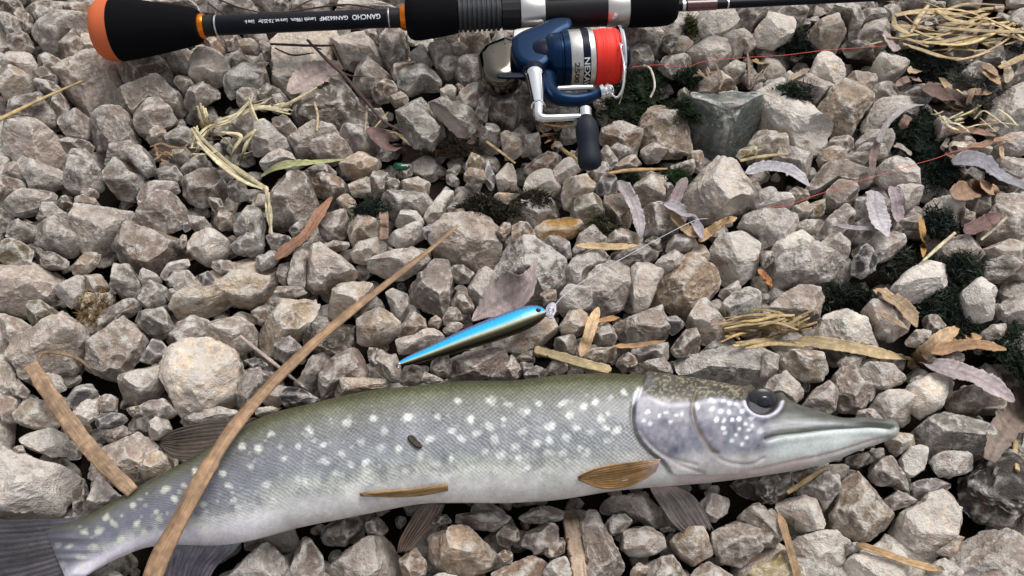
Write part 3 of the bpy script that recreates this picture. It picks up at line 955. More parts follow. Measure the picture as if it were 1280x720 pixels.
def centroid(P):
    x, y = P[:, 0], P[:, 1]
    x2, y2 = np.roll(x, -1), np.roll(y, -1)
    c = x * y2 - x2 * y
    A = c.sum() / 2
    if abs(A) < 1e-12: return P.mean(0), 0
    return np.array([((x + x2) * c).sum(), ((y + y2) * c).sum()]) / (6 * A), abs(A)

def rock(R_of, half_t, width, rng, sub, rough=1.0, nface=12, round_=.74, cuts=None):
    """angular broken stone: outline radius R_of(theta), half thickness, chipped by random planes"""
    D, T = ico(sub)
    th = np.arctan2(D[:, 1], D[:, 0])
    ch = np.hypot(D[:, 0], D[:, 1])
    R = R_of(th)
    e = round_
    V = np.stack([D[:, 0] / (ch + 1e-9) * R * ch ** e, D[:, 1] / (ch + 1e-9) * R * ch ** e,
                  half_t * np.sign(D[:, 2]) * np.abs(D[:, 2]) ** e], 1)
    # chips: broad flat breaks on the upper side and the flanks, with ridges between them
    def chip(V, n, s):
        pr = V @ n
        ex = np.maximum(pr - pr.max() * s, 0)
        return V - ex[:, None] * n * .99
    def nrm(az, el):
        return np.array([math.cos(az) * math.cos(el), math.sin(az) * math.cos(el), math.sin(el)])
    used = []
    def pick(az0, az1, el0, el1, sep):
        for _ in range(14):
            n = nrm(rng.uniform(az0, az1), rad(rng.uniform(el0, el1)))
            if all(n @ m < math.cos(rad(sep)) for m in used): break
        used.append(n)
        return n
    if cuts:
        for az, el, sv in cuts:
            n = nrm(rad(az), rad(el)); used.append(n); V = chip(V, n, sv)
    else:
        V = chip(V, pick(0, 6.28, 60, 86, 30), rng.uniform(.58, .80))
        V = chip(V, pick(-2.6, -.5, 20, 48, 38), rng.uniform(.52, .74))
    for k in range(nface):
        lo = k % 2
        n = pick(0, 6.28, -5 if lo else 22, 24 if lo else 56, 40)
        V = chip(V, n, rng.uniform(.86, .96) if lo else rng.uniform(.55, .82))
    V = chip(V, pick(0, 6.28, -80, -40, 30), rng.uniform(.6, .8))
    # shell-shaped scars
    if sub >= 4 and not cuts:
        for k in range(int(rng.integers(1, 4))):
            p0 = V[int(rng.integers(len(V)))]
            if p0[2] < -.2 * half_t: continue
            n = p0 / (np.linalg.norm(p0) + 1e-9)
            r_ = width * rng.uniform(.22, .48)
            c0 = p0 + n * r_ * rng.uniform(.72, .9)
            dv = V - c0
            L = np.linalg.norm(dv, axis=1)
            inn = L < r_
            V[inn] = c0 + dv[inn] / (L[inn, None] + 1e-9) * r_
    # uneven fracture surfaces
    so = rng.uniform(0, 100, 3)
    Nn = V / (np.linalg.norm(V, axis=1)[:, None] + 1e-9)
    q = V / width
    n1 = vnoise(q * 2.6 + so, 1)
    n2 = vnoise(q * 6.0 + so, 2)
    n3 = 1 - np.abs(vnoise(q * 11 + so, 3)) * 2
    dsp = (n1 * .036 + n2 * .026 + n3 * .016) * width * rough
    if sub >= 5:
        dsp = dsp + (vnoise(q * 22 + so, 4) * .009) * width * rough
    V = V + Nn * dsp[:, None]
    # fresh breaks that cut through the uneven surface
    for n in used[:5]:
        n = n + rng.normal(0, .10, 3); n /= np.linalg.norm(n)
        V = chip(V, n, rng.uniform(.93, .985))
    if sub >= 4:
        V = V + Nn * ((vnoise(q * 9 + so, 8) * .008 + vnoise(q * 17 + so, 7) * .0055) * width * rough)[:, None]
    return V, T

STONES = []          # (tone, px outline, centre px, area px)
for (r, c), txt in SURVEY.items():
    for line in txt.split('\n'):
        w = line.split()
        P = np.array([[float(q) for q in a.split(',')] for a in w[1:]]) * 2.5 + np.array([c * 320, r * 180])
        ctr, A = centroid(P)
        STONES.append((w[0], P, ctr, A))
STONES.sort(key=lambda s: -s[3])

ZW, ZH = 360, 220     # height map of the stone bed on the photo grid (4 px cells, with a margin)
zmap = np.full((ZH, ZW), -0.03)
def zmap_add(Vw):
    p = px_of(Vw)
    i = np.clip(((p[:, 0] + 80) / 4).astype(int), 0, ZW - 1)
    j = np.clip(((p[:, 1] + 80) / 4).astype(int), 0, ZH - 1)
    np.maximum.at(zmap, (j, i), Vw[:, 2])
def zat(px, py):
    i = int(np.clip((px + 80) / 4, 0, ZW - 1)); j = int(np.clip((py + 80) / 4, 0, ZH - 1))
    return float(zmap[max(0, j - 1):j + 2, max(0, i - 1):i + 2].max())

stone_objs = []
gravel_V, gravel_T, gravel_C, gravel_n = [], [], [], 0
def to_gravel(V, T, tint):
    global gravel_n
    gravel_V.append(V); gravel_T.append(T + gravel_n); gravel_n += len(V)
    gravel_C.append(np.tile(np.array(tint, np.float32), (len(V), 1)))

def tint_of(tone, rng):
    c, patch, _ = TONE[tone]
    f = rng.uniform(.76, 1.20) * 1.0
    w = rng.uniform(-.05, .05)
    return (c[0] * f * (1 + w) * 1.085, c[1] * f, c[2] * f * (1 - w) * .93, float(np.clip(patch + rng.uniform(-.15, .2), 0, 1)) if patch > .06 else patch)

for idx, (tone, P, ctr, A) in enumerate(STONES):
    rng = np.random.default_rng(1000 + idx)
    s0 = scl(ctr[0], ctr[1])
    width = math.sqrt(A) / s0
    ht0 = float(np.clip(math.sqrt(A) / s0 * .40, .003, .020))
    zc = .0085 - .75 * ht0 + rng.uniform(-.003, .003) + (.003 if tone in 'kysUXM' else 0)
    W = np.array([at(x, y, zc)[:2] for x, y in P])
    c2, A2 = centroid(W)
    L = W - c2
    ev = np.linalg.eigvalsh(np.cov(L.T))
    minor = math.sqrt(max(ev[0], 1e-9)) * 2.6
    ht = float(np.clip(minor * rng.uniform(.46, .60), .003, .023))
    k = 1.0 / math.sqrt(1 + (ht * COSP / (np.ptp(L[:, 1]) / 2 * SINP + 1e-6)) ** 2)
    L = L * 1.07
    L[:, 1] *= max(k, .84)
    th, R = radial(L)
    # soften corners of the outline a little
    ker = np.array([.4, 1, 3, 1, .4]); ker /= ker.sum()
    R = np.convolve(np.r_[R[-2:], R, R[:2]], ker, 'valid')
    f = lambda a: np.interp(a, np.r_[th, np.pi], np.r_[R, R[0]])
    big = A > 2100
    rough = 1.5 if tone == 'K' else (.5 if tone == 's' else 1.0)
    cuts = {'U': [(85, 74, .62), (-122, 22, .40), (-48, 18, .44), (-90, 48, .70)], 'W': [(-100, 32, .80), (60, 76, .84), (190, 42, .86), (-20, 40, .88)], 'y': [(80, 70, .75), (-90, 30, .75)]}.get(tone)
    V, T = rock(f, ht * (1.35 if tone == 'U' else 1), width, rng, 5 if big else 4, rough, 0 if cuts else int(rng.integers(2, 8)), .85 if tone == 's' else .68 if tone in 'Wyo' else rng.uniform(.40, .66), cuts)
    org = np.array([c2[0], c2[1], zc])
    zmap_add(V + org)
    if idx >= 300:
        to_gravel(V + org, T, tint_of(tone, rng))
        continue
    me = tri_mesh('stone', V, T, tint=np.array(tint_of(tone, rng)), sharp=26)
    me.materials.append(M_STONE)
    o = bpy.data.objects.new('stone', me)
    link(o)
    o.location = org
    stone_objs.append((o, tone, P, ctr, A))

# ---- small stones that fill the gaps, and the rest of the bank outside the picture
occ = np.zeros((ZH, ZW), bool)            # where a surveyed stone lies
for tone, P, ctr, A in STONES:
    x0, y0 = np.floor((P.min(0) + 80) / 4).astype(int); x1, y1 = np.ceil((P.max(0) + 80) / 4).astype(int)
    yy, xx = np.mgrid[max(0, y0):min(ZH, y1 + 1), max(0, x0):min(ZW, x1 + 1)]
    X, Y = xx * 4 + 2 - 80., yy * 4 + 2 - 80.
    ins = np.zeros(X.shape, bool)
    for i in range(len(P)):
        a, b = P[i], P[(i + 1) % len(P)]
        cnd = ((a[1] > Y) != (b[1] > Y))
        with np.errstate(divide='ignore', invalid='ignore'):
            xi = (b[0] - a[0]) * (Y - a[1]) / (b[1] - a[1]) + a[0]
        ins ^= cnd & (X < xi)
    occ[yy, xx] |= ins
rng = np.random.default_rng(77)
TONES_FILL = list('ggggddddppppttbbvusmw')
step = .0108
for gx in np.arange(-.95, .95, step):
    for gy in np.arange(-.28, 1.05, step):
        x, y = gx + rng.uniform(-.5, .5) * step, gy + rng.uniform(-.5, .5) * step
        p = px_of([x, y, -.008])
        i, j = int((p[0] + 80) / 4), int((p[1] + 80) / 4)
        inside = 20 <= i < ZW - 20 and 20 <= j < ZH - 20
        inside = (0 < p[0] < 1280) and (0 < p[1] < 720) and y > 0
        if inside and occ[min(max(j, 0), ZH - 1), min(max(i, 0), ZW - 1)] and rng.uniform() < .55: continue
        if inside and rng.uniform() < .22: continue
        if not inside and rng.uniform() < .72: continue
        if inside:
            rr = .003 + .0058 * rng.uniform() ** 1.6; z = rng.uniform(-.022, -.012); sub = 3
        else:
            rr = rng.uniform(.009, .021); z = rng.uniform(-.012, .002) - .2 * rr; sub = 3
            hid = abs(x) > .75 or y > .85 or y < -.1
            if hid and rng.uniform() < .35: continue
        az = rng.uniform(0, 6.28); el = rng.uniform(1.0, 1.6)
        def f(a, az=az, el=el, r_=rr): 
            return r_ * (1 + (el - 1) * np.cos(a - az) ** 2) * (1 + .12 * np.sin(3 * a + az * 3))
        V, T = rock(f, rr * rng.uniform(.55, .8), rr * 2, rng, sub, 1.0, 5, .52)
        ti = rad(rng.uniform(-25, 25))
        c_, s_ = math.cos(ti), math.sin(ti)
        V = np.stack([V[:, 0], V[:, 1] * c_ - V[:, 2] * s_, V[:, 1] * s_ + V[:, 2] * c_], 1)
        to_gravel(V + np.array([x, y, z]), T, tint_of(TONES_FILL[rng.integers(len(TONES_FILL))], rng))
GV = np.vstack(gravel_V)
g = obj('gravel', GV, np.vstack(gravel_T), M_STONE, tint=np.vstack(gravel_C), sharp=30)
tag(g, 'small grey and brown gravel filling the gaps between larger stones', 'gravel', kind='stuff')

# ---- ground under the stones, out to the horizon
def ground_z(x, y):
    return -.026 + .004 * vnoise(np.stack([x * 18, y * 18, x * 0], -1), 5)
n_in = 120
xs = np.r_[-200, -20, -4, np.linspace(-1.4, 1.4, n_in), 4, 20, 200]
ys = np.r_[-200, -20, -4, np.linspace(-.9, 1.9, n_in), 4, 20, 200]
X, Y = np.meshgrid(xs, ys, indexing='ij')
Vg = np.stack([X.ravel(), Y.ravel(), ground_z(X.ravel(), Y.ravel())], 1)
gr = obj('ground', Vg, grid_faces(len(xs), len(ys))[:, ::-1], M_SOIL)
tag(gr, 'soil under the stones, coloured darker as shade in the gaps', None, kind='structure')

# ================================================================== PIKE
PAIRS = [  # back point, belly point (photo px), snout to tail
 ((1118,534),(1118,543)), ((1116,530),(1115,548)), ((1110,527.5),(1109,552)), ((1098,526),(1096,557)), ((1079,523),(1076,564)), ((1051,521),(1046,577)),
 ((1023,514),(1014,586)), ((995,505),(985,592)), ((972,494),(962,596)), ((950,487),(938,600)), ((920,482),(908,604)),
 ((890,479),(880,607)), ((855,474),(845,610)), ((815,469),(808,613)), ((765,467),(762,618)), ((700,469),(700,628)),
 ((640,474),(640,632)), ((570,477),(575,632)), ((510,482),(525,633)), ((460,489),(480,641)), ((407,499),(425,652)),
 ((360,511),(375,662)), ((320,526),(338,672)), ((285,545),(305,680)), ((250,566),(270,684)), ((212,587),(237,683)),
 ((175,607),(208,682)), ((150,622),(180,686)), ((125,637),(155,695)), ((100,648),(130,707)), ((75,655),(105,722)), ((55,660),(88,737))]
NU, NT_, NB = 760, 104, 28
ctrl = np.array([[a[0], a[1], b[0], b[1]] for a, b in PAIRS], float)
# arc-length resample on the centre line
cc = spline(np.c_[(ctrl[:, :2] + ctrl[:, 2:]) / 2, ctrl], NU)
UP_, LO_ = cc[:, 2:4], cc[:, 4:6]
fu = np.linspace(0, 1, NU)
cen = (UP_ + LO_) / 2
cx = cen[:, 0]
flat = np.interp(cx, [60, 130, 300, 600, 800, 950, 1050, 1117], [.42, .48, .56, .62, .66, .72, .80, .95])
flat = flat * np.interp(cx, [70, 90, 125, 160], [.06, .35, .85, 1.0])
zc_ = np.interp(cx, [60, 130, 300, 500, 700, 850, 1000, 1117], [.014, .016, .024, .0295, .030, .030, .024, .018])
theta = np.r_[np.linspace(0, np.pi, NT_, endpoint=False), np.linspace(np.pi, 2 * np.pi, NB, endpoint=False)]
ct, st_ = np.cos(theta), np.sin(theta)
FV = np.zeros((NU, len(theta), 3))
for i in range(NU):
    A0, B0 = at(*UP_[i], zc_[i]), at(*LO_[i], zc_[i])
    C = (A0 + B0) / 2
    A = (A0 - B0) / 2
    h = np.linalg.norm(A)
    b = flat[i] * h
    A = A / math.sqrt(1 + (flat[i] * COSP / SINP) ** 2)
    e = .92
    FV[i] = C + A * (np.sign(ct) * np.abs(ct) ** e)[:, None] + np.array([0, 0, 1.0]) * (b * np.sign(st_) * np.abs(st_) ** e)[:, None]
FPX = px_of(FV.reshape(-1, 3)).reshape(NU, len(theta), 2)
vis = (st_ > -.05)[None, :] * np.ones((NU, 1), bool)
vis = vis.astype(bool)
# fraction across the visible flank, 0 back .. 1 belly
frac = np.tile(((1 - ct) / 2)[None, :], (NU, 1))
fr_img = ((FPX - UP_[:, None]) * (LO_ - UP_)[:, None]).sum(-1) / ((LO_ - UP_) ** 2).sum(-1)[:, None]
frac = np.where(vis, np.clip(fr_img, 0, 1), frac)
X, Y = FPX[..., 0], FPX[..., 1]

def seg_dist(X, Y, pts):
    """unsigned distance to a polyline and the position along it (0..1)"""
    best = np.full(X.shape, 1e9); along = np.zeros(X.shape)
    P = np.asarray(pts, float)
    n = len(P) - 1
    for i in range(n):
        a, b = P[i], P[i + 1]
        e = b - a
        t = np.clip(((X - a[0]) * e[0] + (Y - a[1]) * e[1]) / (e @ e), 0, 1)
        d = np.hypot(X - a[0] - t * e[0], Y - a[1] - t * e[1])
        along = np.where(d < best, (i + t) / n, along)
        best = np.minimum(best, d)
    return best, along
def curve(pts, n=40):
    return spline(np.array(pts, float), n)

# ---- relief of the head: gill cover, cheek fold, jaw line, eye socket
GILL = curve([(806,474),(797,492),(791,512),(792,532),(799,550),(812,564),(828,576),(838,590)])
CHEEK = curve([(868,494),(864,512),(868,532),(878,548),(888,562),(896,566)])
JAW = curve([(957,548),(975,543),(1000,540),(1030,536),(1060,533),(1090,532),(1114,535)])
JAW2 = curve([(940,588),(985,578),(1030,570),(1075,557),(1108,546)])
FOLD = [curve([(800,540),(815,558),(840,572),(870,580)]), curve([(806,548),(825,566),(850,580),(880,590)]), curve([(880,560),(905,575),(935,580),(955,572)])]
DN = np.cross(np.gradient(FV, axis=0), np.gradient(FV, axis=1))
DN /= np.linalg.norm(DN, axis=2)[..., None] + 1e-12
if DN[NU // 2, NT_ // 2, 2] < 0: DN = -DN
disp = np.zeros(X.shape)
xg = np.interp(Y, GILL[:, 1], GILL[:, 0])             # opercle edge as x(y)
on_head = smooth01(X - xg, -1.5, 3.0) * (Y < 592)
disp += .0016 * on_head * smooth01(X, 980, 830)
dg, _ = seg_dist(X, Y, GILL); disp -= .0012 * np.exp(-((dg + 0) / 3.0) ** 2) * (X < xg + 1)
dc, _ = seg_dist(X, Y, CHEEK); disp -= .0012 * np.exp(-(dc / 2.2) ** 2)
dj, _ = seg_dist(X, Y, JAW); disp -= .0026 * np.exp(-(dj / 2.2) ** 2)
disp += .0010 * np.exp(-((dj - 7) / 5.0) ** 2)
dj2, _ = seg_dist(X, Y, JAW2); disp -= .0006 * np.exp(-(dj2 / 2.5) ** 2)
for c in FOLD:
    d, _ = seg_dist(X, Y, c); disp -= .0006 * np.exp(-(d / 2.0) ** 2)
EYE = (953, 501)
de = np.hypot((X - EYE[0]) / 1.15, Y - EYE[1])
disp -= .0030 * smooth01(de, 20, 12)
disp += .0016 * np.exp(-((de - 21) / 4.0) ** 2)
# slight dents and unevenness of the flesh
pw = FV.reshape(-1, 3)
disp += (.0009 * vnoise(pw * 38, 21) + .00035 * vnoise(pw * 110, 22)).reshape(X.shape) * np.clip((X - 60) / 60, .3, 1)
FV = FV + DN * np.where(vis, disp, disp * .0)[..., None]

# ---- colour pattern of the skin
def ramp_col(f, stops):
    xs = [s[0] for s in stops]
    return np.stack([np.interp(f, xs, [s[1][k] for s in stops]) for k in range(3)], -1)
P3 = np.stack([X / 60, Y / 60, X * 0], -1)
wob = vnoise(P3 * 1.6, 31) * .035 + vnoise(P3 * 4.2, 32) * .03
ff = frac + wob * smooth01(frac, .12, .35)
base = ramp_col(ff, [(0, (.034, .036, .015)), (.04, (.058, .062, .028)), (.10, (.120, .124, .085)), (.20, (.168, .170, .166)), (.36, (.200, .206, .228)),
                     (.56, (.240, .252, .275)), (.66, (.34, .348, .345)), (.745, (.55, .55, .545)), (.84, (.68, .665, .66)), (1, (.64, .61, .60))])
# the tail half is darker and more violet
tl = smooth01(X, 430, 170)[..., None]
base = base * (1 - .20 * tl * (1 - smooth01(frac, .7, .85))[..., None]) * (1 - tl * np.array([.03, .05, -.10]))
# greenish pale marbling above the belly
mb = vnoise(P3 * 3.4 + 9, 33) + .6 * vnoise(P3 * 8 + 3, 34)
zone = np.exp(-((frac - .70) / .11) ** 2) * smooth01(X, 800, 640)
base = base + ((mb > .05) * zone * .30)[..., None] * (np.array([.62, .64, .55]) - base)
base = base - ((mb < -.35) * zone * .22)[..., None] * base

SP1 = "45,150 90,222 178,178 235,247 172,243 52,303 110,297 5,335 380,128 348,208 313,278 370,307 425,283 498,137 465,210 527,190 555,260 503,322 410,352 590,212 613,270 590,325 622,135 568,163 640,80 708,105 755,78 695,183 680,283 742,228 793,260 797,163 842,78 868,124 858,207 797,215 890,170 920,95 945,185 963,72 1010,118 1013,218 1003,172 1042,178 1017,60 905,245 930,262 845,265 858,292 760,330 540,355 453,72 575,68 265,130 135,130 1070,40 670,240 120,330 255,330 300,345 705,320 20,265 985,135 430,180"
SP2 = "495,458 615,402 650,435 395,503 313,558 370,552 428,527 512,525 585,480 597,508 352,615 300,650 302,685 230,672 215,600 262,607 725,328 825,337 850,385 752,453 688,385 900,238 958,247 928,313 1010,190 1040,240 1058,283 1108,237 1152,180 1203,233 1210,293 1110,365 1135,370 1245,338 992,377 1020,435 865,440 882,465 740,530 765,545 750,605 800,560 450,585 540,560 660,500 700,490"
spots = []
rs = np.random.default_rng(5)
for a in SP1.split():
    x, y = map(float, a.split(',')); spots.append((420 + x / 2.974, 478 + y / 2.974))
for a in SP2.split():
    x, y = map(float, a.split(',')); spots.append((x / 2.974, 478 + y / 2.974))
m = np.zeros(X.shape)
nz = vnoise(P3 * 12, 35)
for (sx, sy) in spots:
    k = 6.4 if sx > 420 else 5.8
    rx, ry = k * rs.uniform(.75, 1.25), k * rs.uniform(.60, .95)
    an = rs.uniform(-.6, .6)
    dx, dy = X - sx, Y - sy
    q = np.hypot((dx * math.cos(an) + dy * math.sin(an)) / rx, (-dx * math.sin(an) + dy * math.cos(an)) / ry) + nz * .38
    m = np.maximum(m, (1 - smooth01(q, .35, 1.25)) * rs.uniform(.55, .95))
# faint small spots between
for k in range(80):
    sx = rs.uniform(110, 790); t = rs.uniform(.14, .62)
    i = int(np.argmin(np.abs(cx - sx)))
    p_ = UP_[i] * (1 - t) + LO_[i] * t
    q = np.hypot((X - p_[0]) / rs.uniform(2.2, 4.5), (Y - p_[1]) / rs.uniform(1.8, 3.2)) + nz * .25
    m = np.maximum(m, (1 - smooth01(q, .5, 1.1)) * rs.uniform(.15, .42))
spotc = ramp_col(smooth01(X, 330, 180), [(0, (.66, .675, .665)), (1, (.63, .635, .53))])
m = m * vis
body_col = base * (1 - m[..., None]) + spotc * m[..., None]

# head: olive crown, lilac cheeks with pale dots, pale jaw
crown_y = np.interp(X, [790, 812, 835, 870, 900, 935, 975, 1010, 1060, 1117], [486, 497, 506, 503, 498, 505, 512, 519, 526, 533])
hd = base * 0
cheek = np.array([.185, .185, .228]) + .07 * vnoise(P3 * 5, 41)[..., None] + .055 * vnoise(P3 * 14, 48)[..., None] + .05 * (vnoise(np.stack([X / 9, Y / 22, X * 0], -1), 49)[..., None]) * np.array([1, .8, .8])
low = np.array([.52, .490, .490]) + .08 * vnoise(P3 * 6, 50)[..., None]; jawc = np.array([.50, .545, .535]); crown = np.array([.062, .055, .040])
fl = smooth01(frac + .04 * vnoise(P3 * 3, 42), .60, .80)
hd = cheek * (1 - fl[..., None]) + low * fl[..., None]
cr = smooth01(Y + 2.0 * vnoise(P3 * 9, 43), crown_y + 2.5, crown_y - 2.5)
worm = smooth01(vnoise(np.stack([X / 2.6, Y / 1.7, X * 0], -1), 44), .15, .55)
crn = crown * (1 + .5 * vnoise(P3 * 6, 45)[..., None]) + worm[..., None] * np.array([.17, .155, .11])
hd = hd * (1 - cr[..., None]) + crn * cr[..., None]
# line of pale lilac under the crown
pl = np.exp(-((Y - crown_y - 4) / 2.2) ** 2) * (X > 808) * (X < 930)
hd = hd + (pl * .45)[..., None] * (np.array([.66, .63, .70]) - hd)
dots = "138,275 187,290 218,275 238,315 265,287 290,282 120,310 150,322 440,305 480,360 512,305 545,345 575,320 510,395 555,410 600,295 530,235 560,265 460,270 360,250 580,380 475,310 415,222 430,228 475,225 500,232 500,270 545,300 420,260 590,345 530,370 350,235 470,340 605,330"
md = np.zeros(X.shape)
for a in dots.split():
    x, y = map(float, a.split(',')); x, y = 770 + x / 3.556, 440 + y / 3.556
    q = np.hypot((X - x) / rs.uniform(3.0, 4.6), (Y - y) / rs.uniform(2.4, 3.6)) + nz * .3
    md = np.maximum(md, (1 - smooth01(q, .45, 1.1)) * rs.uniform(.6, .95))
hd = hd + md[..., None] * (np.array([.76, .76, .80]) - hd)
# snout: grey-green above the jaw line, white lower jaw
xj = np.interp(X, JAW[:, 0], JAW[:, 1])
sn = smooth01(X, 945, 985)
snout = ramp_col((Y - crown_y) / np.maximum(xj - crown_y, 4), [(0, (.075, .078, .070)), (.35, (.17, .175, .165)), (.6, (.34, .345, .36)), (.85, (.21, .225, .20)), (1, (.27, .29, .24))])
snout = snout * (1 + .35 * vnoise(np.stack([X / 22, Y / 3.2, X * 0], -1), 46)[..., None])
lowj = jawc * (1 + .12 * vnoise(np.stack([X / 30, Y / 4, X * 0], -1), 47)[..., None])
pk = np.exp(-(dj2 / 5.5) ** 2)[..., None]
lowj = lowj + pk * .5 * (np.array([.50, .38, .37]) - lowj)
uj = smooth01(Y, xj + 1.5, xj - 1.5)[..., None]
sj = snout * uj + lowj * (1 - uj)
hd = hd * (1 - sn[..., None]) + sj * sn[..., None]
hd = hd + (np.exp(-(dj / 1.8) ** 2) * .75 * (X > 955))[..., None] * (np.array([.10, .095, .08]) - hd)
tip = smooth01(X, 1100, 1117)[..., None]
hd = hd + tip * .6 * (np.array([.20, .21, .17]) - hd)
# pink flush at throat, brown fold at the cheek, gill edge
thr, _ = seg_dist(X, Y, [(840, 606), (900, 598), (960, 588), (1010, 580)])
hd = hd + (np.exp(-(thr / 6) ** 2) * .5)[..., None] * (np.array([.58, .43, .42]) - hd)
hd = hd + (np.exp(-(dc / 2.6) ** 2) * .7)[..., None] * (np.array([.20, .15, .10]) - hd)
# pale ring below the eye
ring = np.exp(-((de - 20.5) / 2.2) ** 2) * (Y > EYE[1] + 2)
hd = hd + (ring * .85)[..., None] * (np.array([.66, .62, .72]) - hd)
hd = hd + (smooth01(de, 19, 16.5))[..., None] * (np.array([.04, .04, .045]) - hd)
for c in FOLD:
    d, _ = seg_dist(X, Y, c); hd = hd + (np.exp(-(d / 1.6) ** 2) * .35)[..., None] * (np.array([.28, .24, .24]) - hd)
w = on_head * (Y < 596)
w = np.where(Y >= 585, smooth01(X, 836, 850), w)
w = w * vis
FC = body_col * (1 - w[..., None]) + hd * w[..., None]
# dark gill slit and the white patch at its upper end
gs = np.exp(-(dg / 2.4) ** 2) * (Y > 478)
FC = FC + (gs * .55 * vis)[..., None] * (np.array([.16, .13, .105]) - FC)
wp = np.hypot((X - 797 + (Y - 492) * .35) / 5.5, (Y - 494) / 13)
FC = FC + ((1 - smooth01(wp, .6, 1.05)) * .9 * vis)[..., None] * (np.array([.72, .74, .82]) - FC)
dk = np.hypot((X - 812) / 8, (Y - 480) / 10)
FC = FC + ((1 - smooth01(dk, .5, 1.1)) * .6 * vis)[..., None] * (np.array([.10, .10, .12]) - FC)
grime = 1 + .10 * vnoise(P3 * 2.3 + 4, 61) + .09 * vnoise(P3 * 7 + 2, 62) + .07 * vnoise(P3 * 20, 63)
FC = np.clip(FC * grime[..., None], .01, .85)
ts = smooth01(X + 26 * vnoise(np.stack([X / 60, Y / 5, X * 0], -1), 71), 112, 58)[..., None]
FC = FC * (1 - ts) + np.array([.060, .056, .074]) * ts
# how scaly: none on head sides and belly
scal = (1 - w) * (1 - smooth01(frac, .66, .82) * .85) * smooth01(X, 60, 130)
arc = np.r_[0, np.cumsum(np.linalg.norm(np.diff(cen, axis=0), axis=1))]
girth = np.linalg.norm(UP_ - LO_, axis=1)
fuv = np.stack([np.tile(arc[:, None], (1, len(theta))) / 100.0, (frac * 150 / 100.0)], -1)

def fish_mat():
    s = NT('pike_skin')
    a = s.n('Attribute', attribute_name='tint')
    base, sc_ = a.outputs['Color'], a.outputs['Alpha']
    uv = s.n('UVMap').outputs[0]
    sep = s.n('SeparateXYZ'); s.l(uv, sep.inputs[0])
    pos = s.n('NewGeometry').outputs['Position']
    wobn = s.noise(pos, 90, 4, .65)
    u = s.math('MULTIPLY_ADD', wobn, .11, sep.outputs[0]); v = s.math('MULTIPLY_ADD', wobn, .09, sep.outputs[1])
    # scales in slanting rows, one about every 4 photo pixels
    ph1 = s.math('MULTIPLY', u, 2 * math.pi / .060)
    ph2 = s.math('MULTIPLY', v, 2 * math.pi / .052)
    p = s.math('MULTIPLY', s.math('SINE', ph1), s.math('SINE', ph2))
    p = s.math('MULTIPLY_ADD', p, .5, .5)
    pf = s.ramp(p, [(.30, 0), (.75, 1)])
    k = s.math('MULTIPLY', s.math('MULTIPLY', sc_, pf), s.ramp(s.noise(pos, 320, 3, .7), [(.34, .1), (.62, 1.0)]))
    backness = s.ramp(sep.outputs[1], [(.05, 1.0), (.25, .6), (.7, .22)])
    c = s.mix(s.math('MULTIPLY', sc_, .30), base, (.70, .70, .70), 'MULTIPLY')
    gl = s.mix(1.0, c, (2.0, 2.0, 1.75), 'MULTIPLY')
    c = s.mix(s.math('MULTIPLY', k, backness), c, gl)
    fine = s.noise(pos, 700, 4)
    c = s.mix(.5, c, s.ramp(fine, [(.3, .82), (.7, 1.15)]), 'MULTIPLY')
    s.l(c, s.b.inputs['Base Color'])
    s.l(s.ramp(s.noise(pos, 90, 4), [(.3, .36), (.7, .54)]), s.b.inputs['Roughness'])
    s.b.inputs['Specular IOR Level'].default_value = .42
    s.b.inputs['Coat Weight'].default_value = .30
    s.b.inputs['Coat Roughness'].default_value = .14
    s.b.inputs['Sheen Weight'].default_value = .0
    h = s.math('MULTIPLY_ADD', s.math('MULTIPLY', p, sc_), 1.0, s.math('MULTIPLY', fine, .35))
    h = s.math('MULTIPLY_ADD', s.noise(pos, 220, 4, .6), .8, h)
    s.l(s.bump(h, .36, .0006), s.b.inputs['Normal'])
    return s.m
M_PIKE = fish_mat()
M_FIN = tinted_mat('pike_fin', .4, .5, 300, .3, .0005, streak=(2.0, 26), coat=.2, alpha=(.62, 1.0), sk=(.6, 1.3))
M_EYE = flat_mat('pike_eye', (.030, .028, .031), .25, spec=.35, var=.8, nscale=250, coat=.12)
M_PUPIL = flat_mat('pike_pupil', (.003, .003, .005), .10, spec=.6, coat=.5)

pike = thing('pike', 'silvery spotted pike with a long flat snout lying on the stones', 'fish', (at(600, 560)[0], at(600, 560)[1], .01))
tint4 = np.concatenate([FC, scal[..., None]], -1).reshape(-1, 4)
Fq = grid_faces(NU, len(theta), True)
n0 = NU * len(theta)
FVf = np.vstack([FV.reshape(-1, 3), FV[0].mean(0), FV[-1].mean(0)])
m_ = len(theta); ii = np.arange(m_); jj = (ii + 1) % m_
FT = np.vstack([Fq[:, [0, 1, 2]], Fq[:, [0, 2, 3]], np.stack([jj, ii, np.full(m_, n0)], 1), np.stack([ii + n0 - m_, jj + n0 - m_, np.full(m_, n0 + 1)], 1)])
obj('body', FVf, FT, M_PIKE, pike, tint=np.vstack([tint4, tint4[0], tint4[n0 - 1]]), uv=np.vstack([fuv.reshape(-1, 2), fuv[0, 0], fuv[-1, 0]]))

# surface lookup: height of the fish at a photo pixel
fz = {}
vp = FPX[vis]; vz = FV[vis][:, 2]
FZM = np.full((200, 340), -1.0)
np.maximum.at(FZM, (np.clip((vp[:, 1] / 4).astype(int), 0, 199), np.clip((vp[:, 0] / 4 + 10).astype(int), 0, 339)), vz)
def fish_z(px, py):
    return float(FZM[int(np.clip(py / 4, 0, 199)), int(np.clip(px / 4 + 10, 0, 339))])

